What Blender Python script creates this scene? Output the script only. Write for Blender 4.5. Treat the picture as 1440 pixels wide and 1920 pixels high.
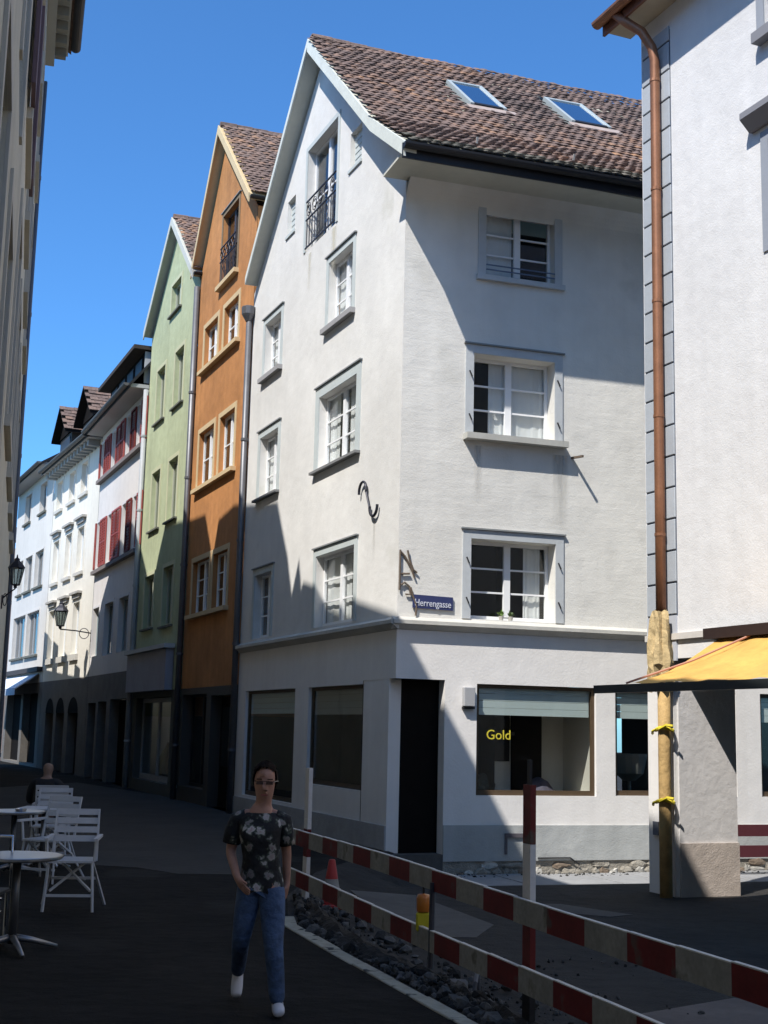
import bpy, bmesh, math, random
from mathutils import Vector, Matrix
random.seed(11)
for o in list(bpy.data.objects): bpy.data.objects.remove(o)
SC = bpy.context.scene
COL = SC.collection
RAD = math.radians
# ------------------------------------------------------------------ camera
cam = bpy.data.cameras.new('camera'); CAM = bpy.data.objects.new('camera', cam); COL.objects.link(CAM)
_p, _r = RAD(9.42), RAD(1.34)
_fw = Vector((0, math.cos(_p), math.sin(_p))); _up = Vector((0, -math.sin(_p), math.cos(_p))); _rt = Vector((1, 0, 0))
_r2 = _rt*math.cos(_r)+_up*math.sin(_r); _u2 = -_rt*math.sin(_r)+_up*math.cos(_r)
CAM.matrix_world = Matrix(((_r2.x, _u2.x, -_fw.x, 0), (_r2.y, _u2.y, -_fw.y, 0), (_r2.z, _u2.z, -_fw.z, 1.80), (0, 0, 0, 1)))
cam.sensor_fit = 'VERTICAL'; cam.sensor_height = 36; cam.sensor_width = 27; cam.lens = 2450/1920*36
cam.clip_start = 0.1; cam.clip_end = 2000
SC.camera = CAM
SC.render.resolution_x = 768; SC.render.resolution_y = 1024
# ------------------------------------------------------------------ light
SUN_DIR = Vector((0.3544, 0.4927, -0.7947)).normalized()
W = bpy.data.worlds.new('World'); SC.world = W; W.use_nodes = True
nt = W.node_tree; bg = nt.nodes['Background']
sky = nt.nodes.new('ShaderNodeTexSky'); sky.sky_type = 'NISHITA'; sky.sun_disc = False
sky.sun_elevation = RAD(52.6); sky.sun_rotation = RAD(215.7)
sky.altitude = 900; sky.air_density = .9; sky.dust_density = 1.2; sky.ozone_density = 3.0
tint = nt.nodes.new('ShaderNodeMix'); tint.data_type = 'RGBA'; tint.blend_type = 'MULTIPLY'; tint.inputs[0].default_value = 1; tint.inputs[7].default_value = (.53, 1.0, 1.36, 1)
nt.links.new(sky.outputs[0], tint.inputs[6]); nt.links.new(tint.outputs[2], bg.inputs[0]); bg.inputs[1].default_value = 0.125
sl = bpy.data.lights.new('sun', 'SUN'); sl.energy = 4.4; sl.angle = RAD(0.5); sl.color = (1, 0.96, 0.895)
so = bpy.data.objects.new('sun', sl); COL.objects.link(so)
so.rotation_euler = SUN_DIR.to_track_quat('-Z', 'Y').to_euler()
SC.view_settings.view_transform = 'Standard'; SC.view_settings.look = 'None'
SC.view_settings.exposure = 0.57; SC.view_settings.gamma = 1
try: SC.view_settings.use_curve_mapping = False
except Exception: pass
# ------------------------------------------------------------------ materials
MATS = {}
def mat(name, col=(.5, .5, .5), rough=.8, var=.0, vscale=3., bump=0., bscale=40., metal=0., spec=.3, streak=0., rnd=0., island=False, dirt=None, hband=0.):
    """procedural material: base colour with noise variation, optional vertical streaks, per-object variation, fine relief"""
    if name in MATS: return MATS[name]
    m = bpy.data.materials.new(name); m.use_nodes = True; n = m.node_tree; b = n.nodes['Principled BSDF']
    b.inputs['Roughness'].default_value = rough; b.inputs['Metallic'].default_value = metal
    b.inputs['Specular IOR Level'].default_value = spec
    tc = n.nodes.new('ShaderNodeTexCoord'); geo = n.nodes.new('ShaderNodeNewGeometry')
    cur = None
    base = n.nodes.new('ShaderNodeRGB'); base.outputs[0].default_value = (*col, 1); cur = base.outputs[0]
    def mul(sock, lo, hi, cur):
        mr = n.nodes.new('ShaderNodeMapRange'); mr.inputs[1].default_value = .25; mr.inputs[2].default_value = .75
        mr.inputs[3].default_value = lo; mr.inputs[4].default_value = hi
        n.links.new(sock, mr.inputs[0])
        mx = n.nodes.new('ShaderNodeMix'); mx.data_type = 'RGBA'; mx.blend_type = 'MULTIPLY'; mx.inputs[0].default_value = 1
        n.links.new(cur, mx.inputs[6]); n.links.new(mr.outputs[0], mx.inputs[7]); return mx.outputs[2]
    if var:
        for sc, k in ((vscale, 1.), (vscale*6.3, .6)):
            t = n.nodes.new('ShaderNodeTexNoise'); t.inputs['Scale'].default_value = sc; t.inputs['Detail'].default_value = 6
            n.links.new(geo.outputs['Position'], t.inputs['Vector'])
            cur = mul(t.outputs[0], 1-var*k, 1+var*k*.35, cur)
    if streak:
        mp = n.nodes.new('ShaderNodeMapping'); mp.inputs['Scale'].default_value = (5, 5, .22)
        n.links.new(geo.outputs['Position'], mp.inputs[0])
        t = n.nodes.new('ShaderNodeTexNoise'); t.inputs['Scale'].default_value = 1.; t.inputs['Detail'].default_value = 5
        n.links.new(mp.outputs[0], t.inputs['Vector']); cur = mul(t.outputs[0], 1-streak, 1+streak*.2, cur)
    if dirt:
        t = n.nodes.new('ShaderNodeTexNoise'); t.inputs['Scale'].default_value = dirt[1]; t.inputs['Detail'].default_value = 8
        n.links.new(geo.outputs['Position'], t.inputs['Vector'])
        r = n.nodes.new('ShaderNodeValToRGB'); r.color_ramp.elements[0].position = dirt[2]; r.color_ramp.elements[1].position = dirt[2]+.08
        n.links.new(t.outputs[0], r.inputs[0])
        mx = n.nodes.new('ShaderNodeMix'); mx.data_type = 'RGBA'; n.links.new(r.outputs[0], mx.inputs[0])
        n.links.new(cur, mx.inputs[6]); mx.inputs[7].default_value = (*dirt[0], 1); cur = mx.outputs[2]
    if rnd:
        oi = n.nodes.new('ShaderNodeObjectInfo'); s = oi.outputs['Random']
        if island: s = geo.outputs['Random Per Island']
        cur = mul(s, 1-rnd, 1+rnd, cur)
    n.links.new(cur, b.inputs['Base Color'])
    if bump:
        t = n.nodes.new('ShaderNodeTexNoise'); t.inputs['Scale'].default_value = bscale; t.inputs['Detail'].default_value = 5
        n.links.new(geo.outputs['Position'], t.inputs['Vector'])
        t2 = n.nodes.new('ShaderNodeTexNoise'); t2.inputs['Scale'].default_value = bscale*.09; t2.inputs['Detail'].default_value = 3
        n.links.new(geo.outputs['Position'], t2.inputs['Vector'])
        ad = n.nodes.new('ShaderNodeMath'); ad.operation = 'MULTIPLY_ADD'; ad.inputs[1].default_value = 2.5
        n.links.new(t2.outputs[0], ad.inputs[0]); n.links.new(t.outputs[0], ad.inputs[2])
        if hband:
            mp = n.nodes.new('ShaderNodeMapping'); mp.inputs['Scale'].default_value = (1.6, 1.6, 11); n.links.new(geo.outputs['Position'], mp.inputs[0])
            t3 = n.nodes.new('ShaderNodeTexNoise'); t3.inputs['Scale'].default_value = 1.; t3.inputs['Detail'].default_value = 4; n.links.new(mp.outputs[0], t3.inputs['Vector'])
            a2 = n.nodes.new('ShaderNodeMath'); a2.operation = 'MULTIPLY_ADD'; a2.inputs[1].default_value = hband; n.links.new(t3.outputs[0], a2.inputs[0]); n.links.new(ad.outputs[0], a2.inputs[2]); ad = a2
        bp = n.nodes.new('ShaderNodeBump'); bp.inputs['Strength'].default_value = min(1, bump); bp.inputs['Distance'].default_value = .012*max(1, bump)
        n.links.new(ad.outputs[0], bp.inputs['Height']); n.links.new(bp.outputs[0], b.inputs['Normal'])
    MATS[name] = m; return m
def glass(name, tint=(.8, .84, .84), refl=.10):
    if name in MATS: return MATS[name]
    m = bpy.data.materials.new(name); m.use_nodes = True; n = m.node_tree
    n.nodes.remove(n.nodes['Principled BSDF']); out = n.nodes['Material Output']
    tr = n.nodes.new('ShaderNodeBsdfTransparent'); tr.inputs[0].default_value = (*tint, 1)
    gl = n.nodes.new('ShaderNodeBsdfGlossy'); gl.inputs['Roughness'].default_value = .03; gl.inputs[0].default_value = (.95, .97, 1, 1)
    fr = n.nodes.new('ShaderNodeLayerWeight'); fr.inputs[0].default_value = .5
    pw_ = n.nodes.new('ShaderNodeMath'); pw_.operation = 'POWER'; pw_.inputs[1].default_value = 4.5; n.links.new(fr.outputs['Facing'], pw_.inputs[0])
    ad = n.nodes.new('ShaderNodeMath'); ad.operation = 'MULTIPLY_ADD'; ad.inputs[1].default_value = .6; ad.inputs[2].default_value = refl; ad.use_clamp = True
    tx = n.nodes.new('ShaderNodeTexNoise'); tx.inputs['Scale'].default_value = 1.3
    ge = n.nodes.new('ShaderNodeNewGeometry'); n.links.new(ge.outputs['Position'], tx.inputs['Vector'])
    bp = n.nodes.new('ShaderNodeBump'); bp.inputs['Strength'].default_value = .04; bp.inputs['Distance'].default_value = .05
    n.links.new(tx.outputs[0], bp.inputs['Height']); n.links.new(bp.outputs[0], gl.inputs['Normal'])
    mx = n.nodes.new('ShaderNodeMixShader')
    n.links.new(pw_.outputs[0], ad.inputs[0]); n.links.new(ad.outputs[0], mx.inputs[0])
    n.links.new(tr.outputs[0], mx.inputs[1]); n.links.new(gl.outputs[0], mx.inputs[2]); n.links.new(mx.outputs[0], out.inputs[0])
    MATS[name] = m; return m
def tile_mat(name, ramp, island):
    m = bpy.data.materials.new(name); m.use_nodes = True; n = m.node_tree; b = n.nodes['Principled BSDF']
    b.inputs['Roughness'].default_value = .85; b.inputs['Specular IOR Level'].default_value = .2
    geo = n.nodes.new('ShaderNodeNewGeometry'); oi = n.nodes.new('ShaderNodeObjectInfo')
    r = n.nodes.new('ShaderNodeValToRGB'); r.color_ramp.interpolation = 'LINEAR'
    e = r.color_ramp.elements
    e[0].position = ramp[0][0]; e[0].color = (*ramp[0][1], 1); e[1].position = ramp[-1][0]; e[1].color = (*ramp[-1][1], 1)
    for p, c in ramp[1:-1]: k = e.new(p); k.color = (*c, 1)
    t = n.nodes.new('ShaderNodeTexNoise'); t.inputs['Scale'].default_value = .55; t.inputs['Detail'].default_value = 3
    n.links.new(geo.outputs['Position'], t.inputs['Vector'])
    ad = n.nodes.new('ShaderNodeMath'); ad.operation = 'MULTIPLY_ADD'; ad.inputs[1].default_value = .62
    n.links.new(geo.outputs['Random Per Island'] if island else oi.outputs['Random'], ad.inputs[0])
    sb = n.nodes.new('ShaderNodeMath'); sb.operation = 'MULTIPLY_ADD'; sb.inputs[1].default_value = .95; sb.inputs[2].default_value = -.28
    n.links.new(t.outputs[0], sb.inputs[0]); n.links.new(sb.outputs[0], ad.inputs[2]); n.links.new(ad.outputs[0], r.inputs[0])
    t2 = n.nodes.new('ShaderNodeTexNoise'); t2.inputs['Scale'].default_value = 14; t2.inputs['Detail'].default_value = 6
    n.links.new(geo.outputs['Position'], t2.inputs['Vector'])
    mr = n.nodes.new('ShaderNodeMapRange'); mr.inputs[1].default_value = .3; mr.inputs[2].default_value = .7; mr.inputs[3].default_value = .6; mr.inputs[4].default_value = 1.15
    n.links.new(t2.outputs[0], mr.inputs[0])
    mx = n.nodes.new('ShaderNodeMix'); mx.data_type = 'RGBA'; mx.blend_type = 'MULTIPLY'; mx.inputs[0].default_value = 1
    n.links.new(r.outputs[0], mx.inputs[6]); n.links.new(mr.outputs[0], mx.inputs[7]); n.links.new(mx.outputs[2], b.inputs['Base Color'])
    MATS[name] = m; return m
M = mat
WHITE_A = M('stucco_white', (.73, .71, .675), .9, .14, .32, .24, 60, streak=.04, dirt=((.60, .585, .54), .8, .63))
WHITE_B = M('stucco_cream', (.77, .745, .69), .9, .15, .35, .32, 42, streak=.05, hband=1.0, dirt=((.60, .58, .53), .7, .62))
BAND = M('paint_band', (.79, .76, .73), .75, .06, .8, .25, 30, streak=.05)
LEDGE = M('ledge_stone', (.56, .54, .49), .85, .14, 2, .3, 40)
PLINTH = M('plinth_grey', (.40, .40, .40), .9, .16, 1.2, .5, 50, streak=.1)
TRIM = M('trim_greygreen', (.52, .56, .55), .7, .08, 2, .1, 60)
TRIMB = M('trim_grey', (.50, .52, .53), .7, .10, 2, .15, 60)
FRAME = M('window_white', (.80, .80, .80), .45, .03, 3)
CURT = M('curtain_cloth', (.78, .78, .76), .9, .06, 4)
ROOM = M('room_dark', (.035, .034, .033), .9)
DARKM = M('dark_metal', (.03, .03, .033), .5, .1, 8, metal=.4)
IRON = M('wrought_iron', (.035, .035, .045), .5, .1, 10, metal=.5)
RUST = M('rusty_iron', (.16, .12, .09), .8, .3, 20)
GREYPIPE = M('zinc_grey', (.16, .16, .17), .5, .15, 4, metal=.6)
COPPER = M('copper_brown', (.33, .15, .08), .45, .22, 5, metal=.45, spec=.5, streak=.15)
SOFFIT = M('soffit_paint', (.56, .55, .47), .85, .10, 1.5)
BARGE = M('barge_paint', (.66, .68, .62), .7, .12, 3)
ORANGE = M('stucco_orange', (.54, .245, .09), .9, .26, .7, .35, 50, streak=.16)
ORTRIM = M('trim_sand', (.60, .46, .27), .8, .08, 2)
GREEN = M('stucco_green', (.47, .51, .32), .9, .18, .7, .35, 50, streak=.10)
GRTRIM = M('trim_greenish', (.52, .52, .34), .8, .08, 2)
PINKW = M('stucco_pinkwhite', (.70, .66, .63), .9, .08, .6, .3, 50, streak=.06)
WARMW = M('stucco_warmwhite', (.74, .70, .62), .9, .08, .6, .3, 50, streak=.06)
GREYW = M('stucco_greywhite', (.64, .61, .57), .9, .08, .6, .3, 50, streak=.06)
OLIVE = M('stucco_olive', (.56, .53, .43), .9, .12, .8, .4, 50, streak=.1)
RWALL = M('stucco_bluewhite', (.715, .70, .69), .9, .09, .5, .35, 50, streak=.06)
QUOIN = M('quoin_grey', (.40, .425, .455), .8, .08, 2, .15, 50, rnd=.05)
ROUGH = M('roughcast_grey', (.66, .635, .625), .95, .10, 3, .28, 110)
BEIGE = M('plinth_beige', (.50, .43, .38), .9, .12, 3, .5, 50)
REDSH = M('shutter_red', (.36, .085, .07), .6, .12, 6)
DARKWOOD = M('dark_wood', (.014, .012, .011), .9, .2, 6, spec=.04)
BROWNFR = M('frame_brown', (.09, .06, .035), .5, .15, 8)
BLIND = M('blind_paleblue', (.48, .55, .55), .8, .05, 3)
GL = glass('window_glass', (.94, .95, .95), .035); GLD = glass('shop_glass', (.96, .97, .96), .025); GLR = glass('roof_glass', (.35, .42, .46), .6)
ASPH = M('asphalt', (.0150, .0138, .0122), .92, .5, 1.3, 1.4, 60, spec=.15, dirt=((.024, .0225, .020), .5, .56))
WORKG = M('torn_asphalt', (.036, .033, .030), .92, .4, 1.4, 1.6, 45)
CONC = M('concrete_light', (.30, .30, .305), .9, .2, 1.5, .5, 50)
CONCD = M('concrete_patch', (.105, .098, .09), .9, .25, 1.5, .5, 50)
KERB = M('kerb_cream', (.46, .42, .32), .9, .25, 5, .6, 60, dirt=((.05, .048, .045), 7., .60))
STONE = M('rubble_stone', (.062, .060, .057), .9, .3, 9, .6, 60, rnd=.75, island=True)
FSTONE = M('foundation_stone', (.46, .44, .40), .9, .25, 8, .6, 60, rnd=.3)
BREAK = M('broken_plaster', (.36, .33, .28), .95, .35, 6, 1.5, 40)
REDP = M('barrier_red', (.15, .014, .014), .55, .35, 5, dirt=((.09, .06, .05), 5., .60))
WHITEP = M('barrier_white', (.31, .30, .27), .6, .35, 5, dirt=((.13, .12, .10), 5., .60))
CHAIRW = M('chair_white', (.50, .50, .51), .6, .1, 5)
CHROME = M('chrome', (.5, .5, .52), .15, metal=1.)
# ------------------------------------------------------------------ object helpers
def link(o, parent=None):
    COL.objects.link(o)
    if parent is not None: o.parent = parent
    return o
def thing(name, label, cat, loc=(0, 0, 0), group=None):
    o = bpy.data.objects.new(name, None); o.location = loc; o.empty_display_size = .2
    link(o); o['label'] = label; o['category'] = cat
    if group: o['group'] = group
    return o
def tag(o, label, cat, group=None):
    o['label'] = label; o['category'] = cat
    if group: o['group'] = group
    return o
def wloc(o):
    v = Vector((0, 0, 0))
    while o is not None: v += Vector(o.location); o = o.parent
    return v
class Fr:
    """vertical facade frame: u along the wall, o outward from it, z up"""
    def __init__(s, P, ang, out):
        a = RAD(ang); s.P = Vector((P[0], P[1], 0)); s.d = Vector((math.sin(a), math.cos(a), 0)); s.n = Vector((out*math.cos(a), -out*math.sin(a), 0))
    def pt(s, u, o, z): return s.P+s.d*u+s.n*o+Vector((0, 0, z))
WORLD = Fr((0, 0), 90, 1); WORLD.d = Vector((1, 0, 0)); WORLD.n = Vector((0, 1, 0))
class MB:
    def __init__(s): s.v = []; s.f = []; s.m = []
    def add(s, vs, fs, mi=0):
        k = len(s.v); s.v += [Vector(x) for x in vs]; s.f += [tuple(i+k for i in f) for f in fs]; s.m += [mi]*len(fs); return s
    def box(s, F, u0, u1, o0, o1, z0, z1, mi=0):
        vs = [F.pt(u, o, z) for z in (z0, z1) for o in (o0, o1) for u in (u0, u1)]
        return s.add(vs, [(0, 1, 3, 2), (4, 6, 7, 5), (0, 4, 5, 1), (2, 3, 7, 6), (0, 2, 6, 4), (1, 5, 7, 3)], mi)
    def quad(s, a, b, c, d, mi=0): return s.add([a, b, c, d], [(0, 1, 2, 3)], mi)
    def prism(s, poly, vec, mi=0):
        n = len(poly); vec = Vector(vec); vs = [Vector(p) for p in poly]+[Vector(p)+vec for p in poly]
        return s.add(vs, [tuple(range(n))[::-1], tuple(range(n, 2*n))]+[(i, (i+1) % n, n+(i+1) % n, n+i) for i in range(n)], mi)
    def tube(s, pts, r, n=8, mi=0, caps=True):
        pts = [Vector(p) for p in pts]; k = len(s.v); rs = r if isinstance(r, (list, tuple)) else [r]*len(pts)
        ref = None
        for i, p in enumerate(pts):
            t = (pts[min(i+1, len(pts)-1)]-pts[max(i-1, 0)]).normalized()
            if ref is None: ref = t.orthogonal().normalized()
            ref = (ref-t*ref.dot(t)).normalized(); b = t.cross(ref)
            for j in range(n):
                a = 2*math.pi*j/n; s.v.append(p+(ref*math.cos(a)+b*math.sin(a))*rs[i])
        for i in range(len(pts)-1):
            for j in range(n): s.f.append((k+i*n+j, k+i*n+(j+1) % n, k+(i+1)*n+(j+1) % n, k+(i+1)*n+j)); s.m.append(mi)
        if caps:
            s.f.append(tuple(k+j for j in range(n))[::-1]); s.m.append(mi)
            s.f.append(tuple(k+(len(pts)-1)*n+j for j in range(n))); s.m.append(mi)
        return s
    def bar(s, a, b, w, h=None, mi=0):
        a, b = Vector(a), Vector(b); h = h or w; t = (b-a).normalized()
        x = t.cross(Vector((0, 0, 1)));  x = Vector((1, 0, 0)) if x.length < 1e-4 else x.normalized()
        y = x.cross(t).normalized()
        vs = [p+x*(i*w/2)+y*(j*h/2) for p in (a, b) for j in (-1, 1) for i in (-1, 1)]
        return s.add(vs, [(0, 1, 3, 2), (4, 6, 7, 5), (0, 4, 5, 1), (2, 3, 7, 6), (0, 2, 6, 4), (1, 5, 7, 3)], mi)
    def lathe(s, c, prof, n=16, mi=0):
        c = Vector(c); k = len(s.v)
        for r, z in prof:
            for j in range(n): a = 2*math.pi*j/n; s.v.append(c+Vector((r*math.cos(a), r*math.sin(a), z)))
        for i in range(len(prof)-1):
            for j in range(n): s.f.append((k+i*n+j, k+i*n+(j+1) % n, k+(i+1)*n+(j+1) % n, k+(i+1)*n+j)); s.m.append(mi)
        return s
    def build(s, name, mats, parent=None, smooth=False, bevel=0):
        off = wloc(parent) if parent is not None else Vector((0, 0, 0))
        base = Vector((0, 0, 0))
        if parent is None and s.v:
            c = Vector((sum(v.x for v in s.v)/len(s.v), sum(v.y for v in s.v)/len(s.v), min(v.z for v in s.v))); base = c
        me = bpy.data.meshes.new(name); me.from_pydata([tuple(v-off-base) for v in s.v], [], s.f)
        mats = mats if isinstance(mats, (list, tuple)) else [mats]
        for m in mats: me.materials.append(m)
        for p, i in zip(me.polygons, s.m): p.material_index = i
        bm = bmesh.new(); bm.from_mesh(me); bmesh.ops.recalc_face_normals(bm, faces=bm.faces)
        if bevel: bmesh.ops.bevel(bm, geom=bm.edges[:], offset=bevel, segments=1, affect='EDGES')
        bm.to_mesh(me); bm.free()
        if smooth:
            for p in me.polygons: p.use_smooth = True
        o = bpy.data.objects.new(name, me); o.location = base if parent is None else (0, 0, 0)
        return link(o, parent)
def struct(name, mb, m, **k):
    o = mb.build(name, m, None, **k); o['kind'] = 'structure'; return o
# ------------------------------------------------------------------ facades
def lin(pts, u):
    for (a, za), (b, zb) in zip(pts, pts[1:]):
        if a-1e-9 <= u <= b+1e-9: return za+(zb-za)*(u-a)/(b-a)
    return pts[-1][1]
def wall_cells(mb, F, top, z0, openings, r=.25, o=0., mi=0, rmi=0):
    """a wall sheet whose top follows the line `top`, with real openings and reveals r deep"""
    us = {p[0] for p in top}; ua, ub = top[0][0], top[-1][0]
    for a, b, c, d in openings: us |= {a, b}
    us = sorted(u for u in us if ua-1e-6 <= u <= ub+1e-6)
    for a, b in zip(us, us[1:]):
        if b-a < 1e-5: continue
        zs = sorted({z0}|{z for q in openings if q[0] < (a+b)/2 < q[1] for z in q[2:4]})
        ta, tb = lin(top, a), lin(top, b)
        for i, z in enumerate(zs):
            zt = zs[i+1] if i+1 < len(zs) else None
            mid = (z+(zt if zt is not None else z+.01))/2
            if any(q[0] < (a+b)/2 < q[1] and q[2] < mid < q[3] for q in openings): continue
            mb.quad(F.pt(a, o, z), F.pt(b, o, z), F.pt(b, o, zt if zt is not None else tb), F.pt(a, o, zt if zt is not None else ta), mi)
    for a, b, c, d in openings:
        for (p, q), (s, t) in (((a, c), (a, d)), ((a, d), (b, d)), ((b, d), (b, c)), ((b, c), (a, c))):
            mb.quad(F.pt(p, o, q), F.pt(s, o, t), F.pt(s, o-r, t), F.pt(p, o-r, q), rmi)
def window(house, F, u0, u1, z0, z1, r=.25, cols=2, rows=3, trim=None, tw=.13, tproud=.02, head=None, sill=None, sillw=.10, silld=.10, curtain=None,
           fm=None, gm=None, name='window', drip=False, fw=.055, o=0.):
    fm = fm or FRAME; gm = gm or GL
    e = .003
    mb = MB(); of = o-r+.06
    mb.box(F, u0+e, u0+fw, of-.05, of, z0+e, z1-e); mb.box(F, u1-fw, u1-e, of-.05, of, z0+e, z1-e)
    mb.box(F, u0+fw, u1-fw, of-.05, of, z0+e, z0+fw+.02); mb.box(F, u0+fw, u1-fw, of-.05, of, z1-fw, z1-e)
    iu0, iu1, iz0, iz1 = u0+fw, u1-fw, z0+fw+.02, z1-fw
    cw = (iu1-iu0)/cols; rh = (iz1-iz0)/rows
    for i in range(1, cols):
        w = .055; mb.box(F, iu0+cw*i-w, iu0+cw*i+w, of-.045, of+.012, iz0, iz1)
    for j in range(1, rows): mb.box(F, iu0, iu1, of-.035, of-.008, iz0+rh*j-.014, iz0+rh*j+.014)
    w_ = mb.build(name, fm, house)
    for i in range(cols):
        for j in range(rows):
            a = iu0+cw*i+(.05 if i else 0); b = iu0+cw*(i+1)-(.05 if i < cols-1 else 0)
            p = MB().box(F, a, b, of-.03, of-.024, iz0+rh*j+.012, iz0+rh*(j+1)-.012).build('pane', gm, w_)
    if trim:
        t = MB(); zb = z0
        t.box(F, u0-tw, u0-.001, o+.001, o+tproud, zb, z1+tw); t.box(F, u1+.001, u1+tw, o+.001, o+tproud, zb, z1+tw); t.box(F, u0-.001, u1+.001, o+.001, o+tproud, z1+.001, z1+tw)
        t.build('surround', trim, w_)
    if drip:
        MB().box(F, u0-tw-.03, u1+tw+.03, o+.001, o+.05, z1+tw+.003, z1+tw+.028).build('drip_moulding', M('lead_grey', (.22, .23, .23), .7), w_)
    if sill:
        MB().box(F, u0-tw-.03, u1+tw+.03, o-.02, o+silld, z0-sillw, z0-.004).build('sill', sill, w_)
    if curtain:
        c = MB(); oc = of-.085
        for a, b in curtain:
            n = 14
            for k in range(n):
                x0 = u0+(u1-u0)*(a+(b-a)*k/n); x1 = u0+(u1-u0)*(a+(b-a)*(k+1)/n)
                y0 = .008*math.sin(k*2.1+k*k*.3); y1 = .008*math.sin((k+1)*2.1+(k+1)**2*.3)
                c.quad(F.pt(x0, oc+y0, z0), F.pt(x1, oc+y1, z0), F.pt(x1, oc+y1, z1), F.pt(x0, oc+y0, z1))
        c.build('curtain', CURT, w_, smooth=True)
    return w_
def tiles(house, org, along, up, nc, nr, tw, ex, mA, mB, budget=300, inside=None, name='roof_tile', lift=.05, moss=None):
    """overlapping clay tiles on a roof plane: the ones that show largest are objects sharing one mesh, the rest is one joined part"""
    along = Vector(along).normalized(); up = Vector(up).normalized(); nrm = along.cross(up).normalized()
    if nrm.z < 0: nrm = -nrm
    L = ex*1.45
    prof = [(-.5, .0), (-.34, .008), (-.1, .014), (.16, .014), (.42, .004), (.5, .0)]
    v, f = [], []
    for (yy, lz) in ((0, .024), (L, .0)):
        for x, h in prof: v.append((x*tw*1.03, yy-(0.02 if (yy == 0 and .0 <= x <= .3) else 0), h+lz))
    for x, h in prof: v.append((x*tw*1.03, 0-(0.02 if .0 <= x <= .3 else 0), h+.024-.018))
    k = len(prof)
    for i in range(k-1): f.append((i, i+1, k+i+1, k+i)); f.append((i+1, i, 2*k+i, 2*k+i+1))
    R = Matrix((along, up, nrm)).transposed()
    spots = []
    for j in range(nr):
        for i in range(-1, nc+1):
            a = (i+.5+(.5 if j % 2 else 0))*tw; b = j*ex
            if a < tw*.3 or a > nc*tw: continue
            if inside and not inside(a, b): continue
            spots.append((a, b))
    campos = Vector((0, 0, 1.8))
    spots.sort(key=lambda s: (org+along*s[0]+up*s[1]-campos).length)
    me = bpy.data.meshes.new(name); me.from_pydata(v, [], f); me.materials.append(mA)
    for p in me.polygons: p.use_smooth = False
    off = wloc(house); rest = MB(); meM = None
    if moss: meM = me.copy(); meM.materials[0] = moss
    for n_, (a, b) in enumerate(spots):
        p = org+along*(a+random.uniform(-.008, .008))+up*(b+random.uniform(-.012, .012))+nrm*(lift+random.uniform(0, .016))
        rr = R @ Matrix.Rotation(random.uniform(-.06, .06), 3, 'Z') @ Matrix.Rotation(random.uniform(-.04, .05), 3, 'X')
        if n_ < budget:
            o = bpy.data.objects.new(name, meM if (moss and b < ex*random.choice((1.5, 2.5, 2.5, 3.5))) else me); o.matrix_local = Matrix.Translation(p-off) @ rr.to_4x4(); link(o, house)
        else: rest.add([p+rr @ Vector(q) for q in v], f)
    if rest.v:
        o = rest.build(name+'_field', mB, house); o['kind'] = 'stuff'
def gutter(house, a, b, r=.075, m=None, name='gutter'):
    a, b = Vector(a), Vector(b); t = (b-a).normalized(); s = t.cross(Vector((0, 0, 1))).normalized(); mb = MB(); N = 8
    ring = []
    for p in (a, b):
        for rr in (r, r*.86):
            for i in range(N+1):
                an = math.pi*i/N; ring.append(p+s*math.cos(an)*rr-Vector((0, 0, 1))*math.sin(an)*rr)
    k = N+1; fs = []
    for i in range(N): fs += [(i, i+1, 2*k+i+1, 2*k+i), (k+i, 3*k+i, 3*k+i+1, k+i+1)]
    fs += [(0, 2*k, 3*k, k), (N, k+N, 3*k+N, 2*k+N), tuple(range(k)), tuple(range(2*k, 3*k))]
    mb.add(ring, fs); return mb.build(name, m or GREYPIPE, house, smooth=False)
def text_mesh(name, s, F, u, o, z, size, m, parent, tilt=0, depth=.004, width=None):
    cu = bpy.data.curves.new('lettering', 'FONT'); cu.body = s; cu.size = size; cu.extrude = depth; cu.resolution_u = 3
    ob = bpy.data.objects.new('lettering', cu); COL.objects.link(ob)
    dg = bpy.context.evaluated_depsgraph_get(); me = bpy.data.meshes.new_from_object(ob.evaluated_get(dg))
    bpy.data.objects.remove(ob)
    xs = [v.co.x for v in me.vertices]; w = max(xs)-min(xs); k = (width/w) if width else 1
    off = wloc(parent); ct, st = math.cos(tilt), math.sin(tilt)
    for v in me.vertices:
        x, y, zz = v.co; x = (x-min(xs))*k; x, y = x*ct-y*st, x*st+y*ct
        v.co = F.pt(u+x, o+zz, z+y)-off
    me.materials.clear(); me.materials.append(m); me.name = name
    return link(bpy.data.objects.new(name, me), parent)

PC = (0.2363, 19.9149)
FA = Fr(PC, -22.4, -1)   # street front: u runs away from the camera, out is towards the lane
FB = Fr(PC, 71.6, 1)     # side front facing the camera: u runs to the right
dA, dB, nA, nB = FA.d, FB.d, FA.n, FB.n
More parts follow.
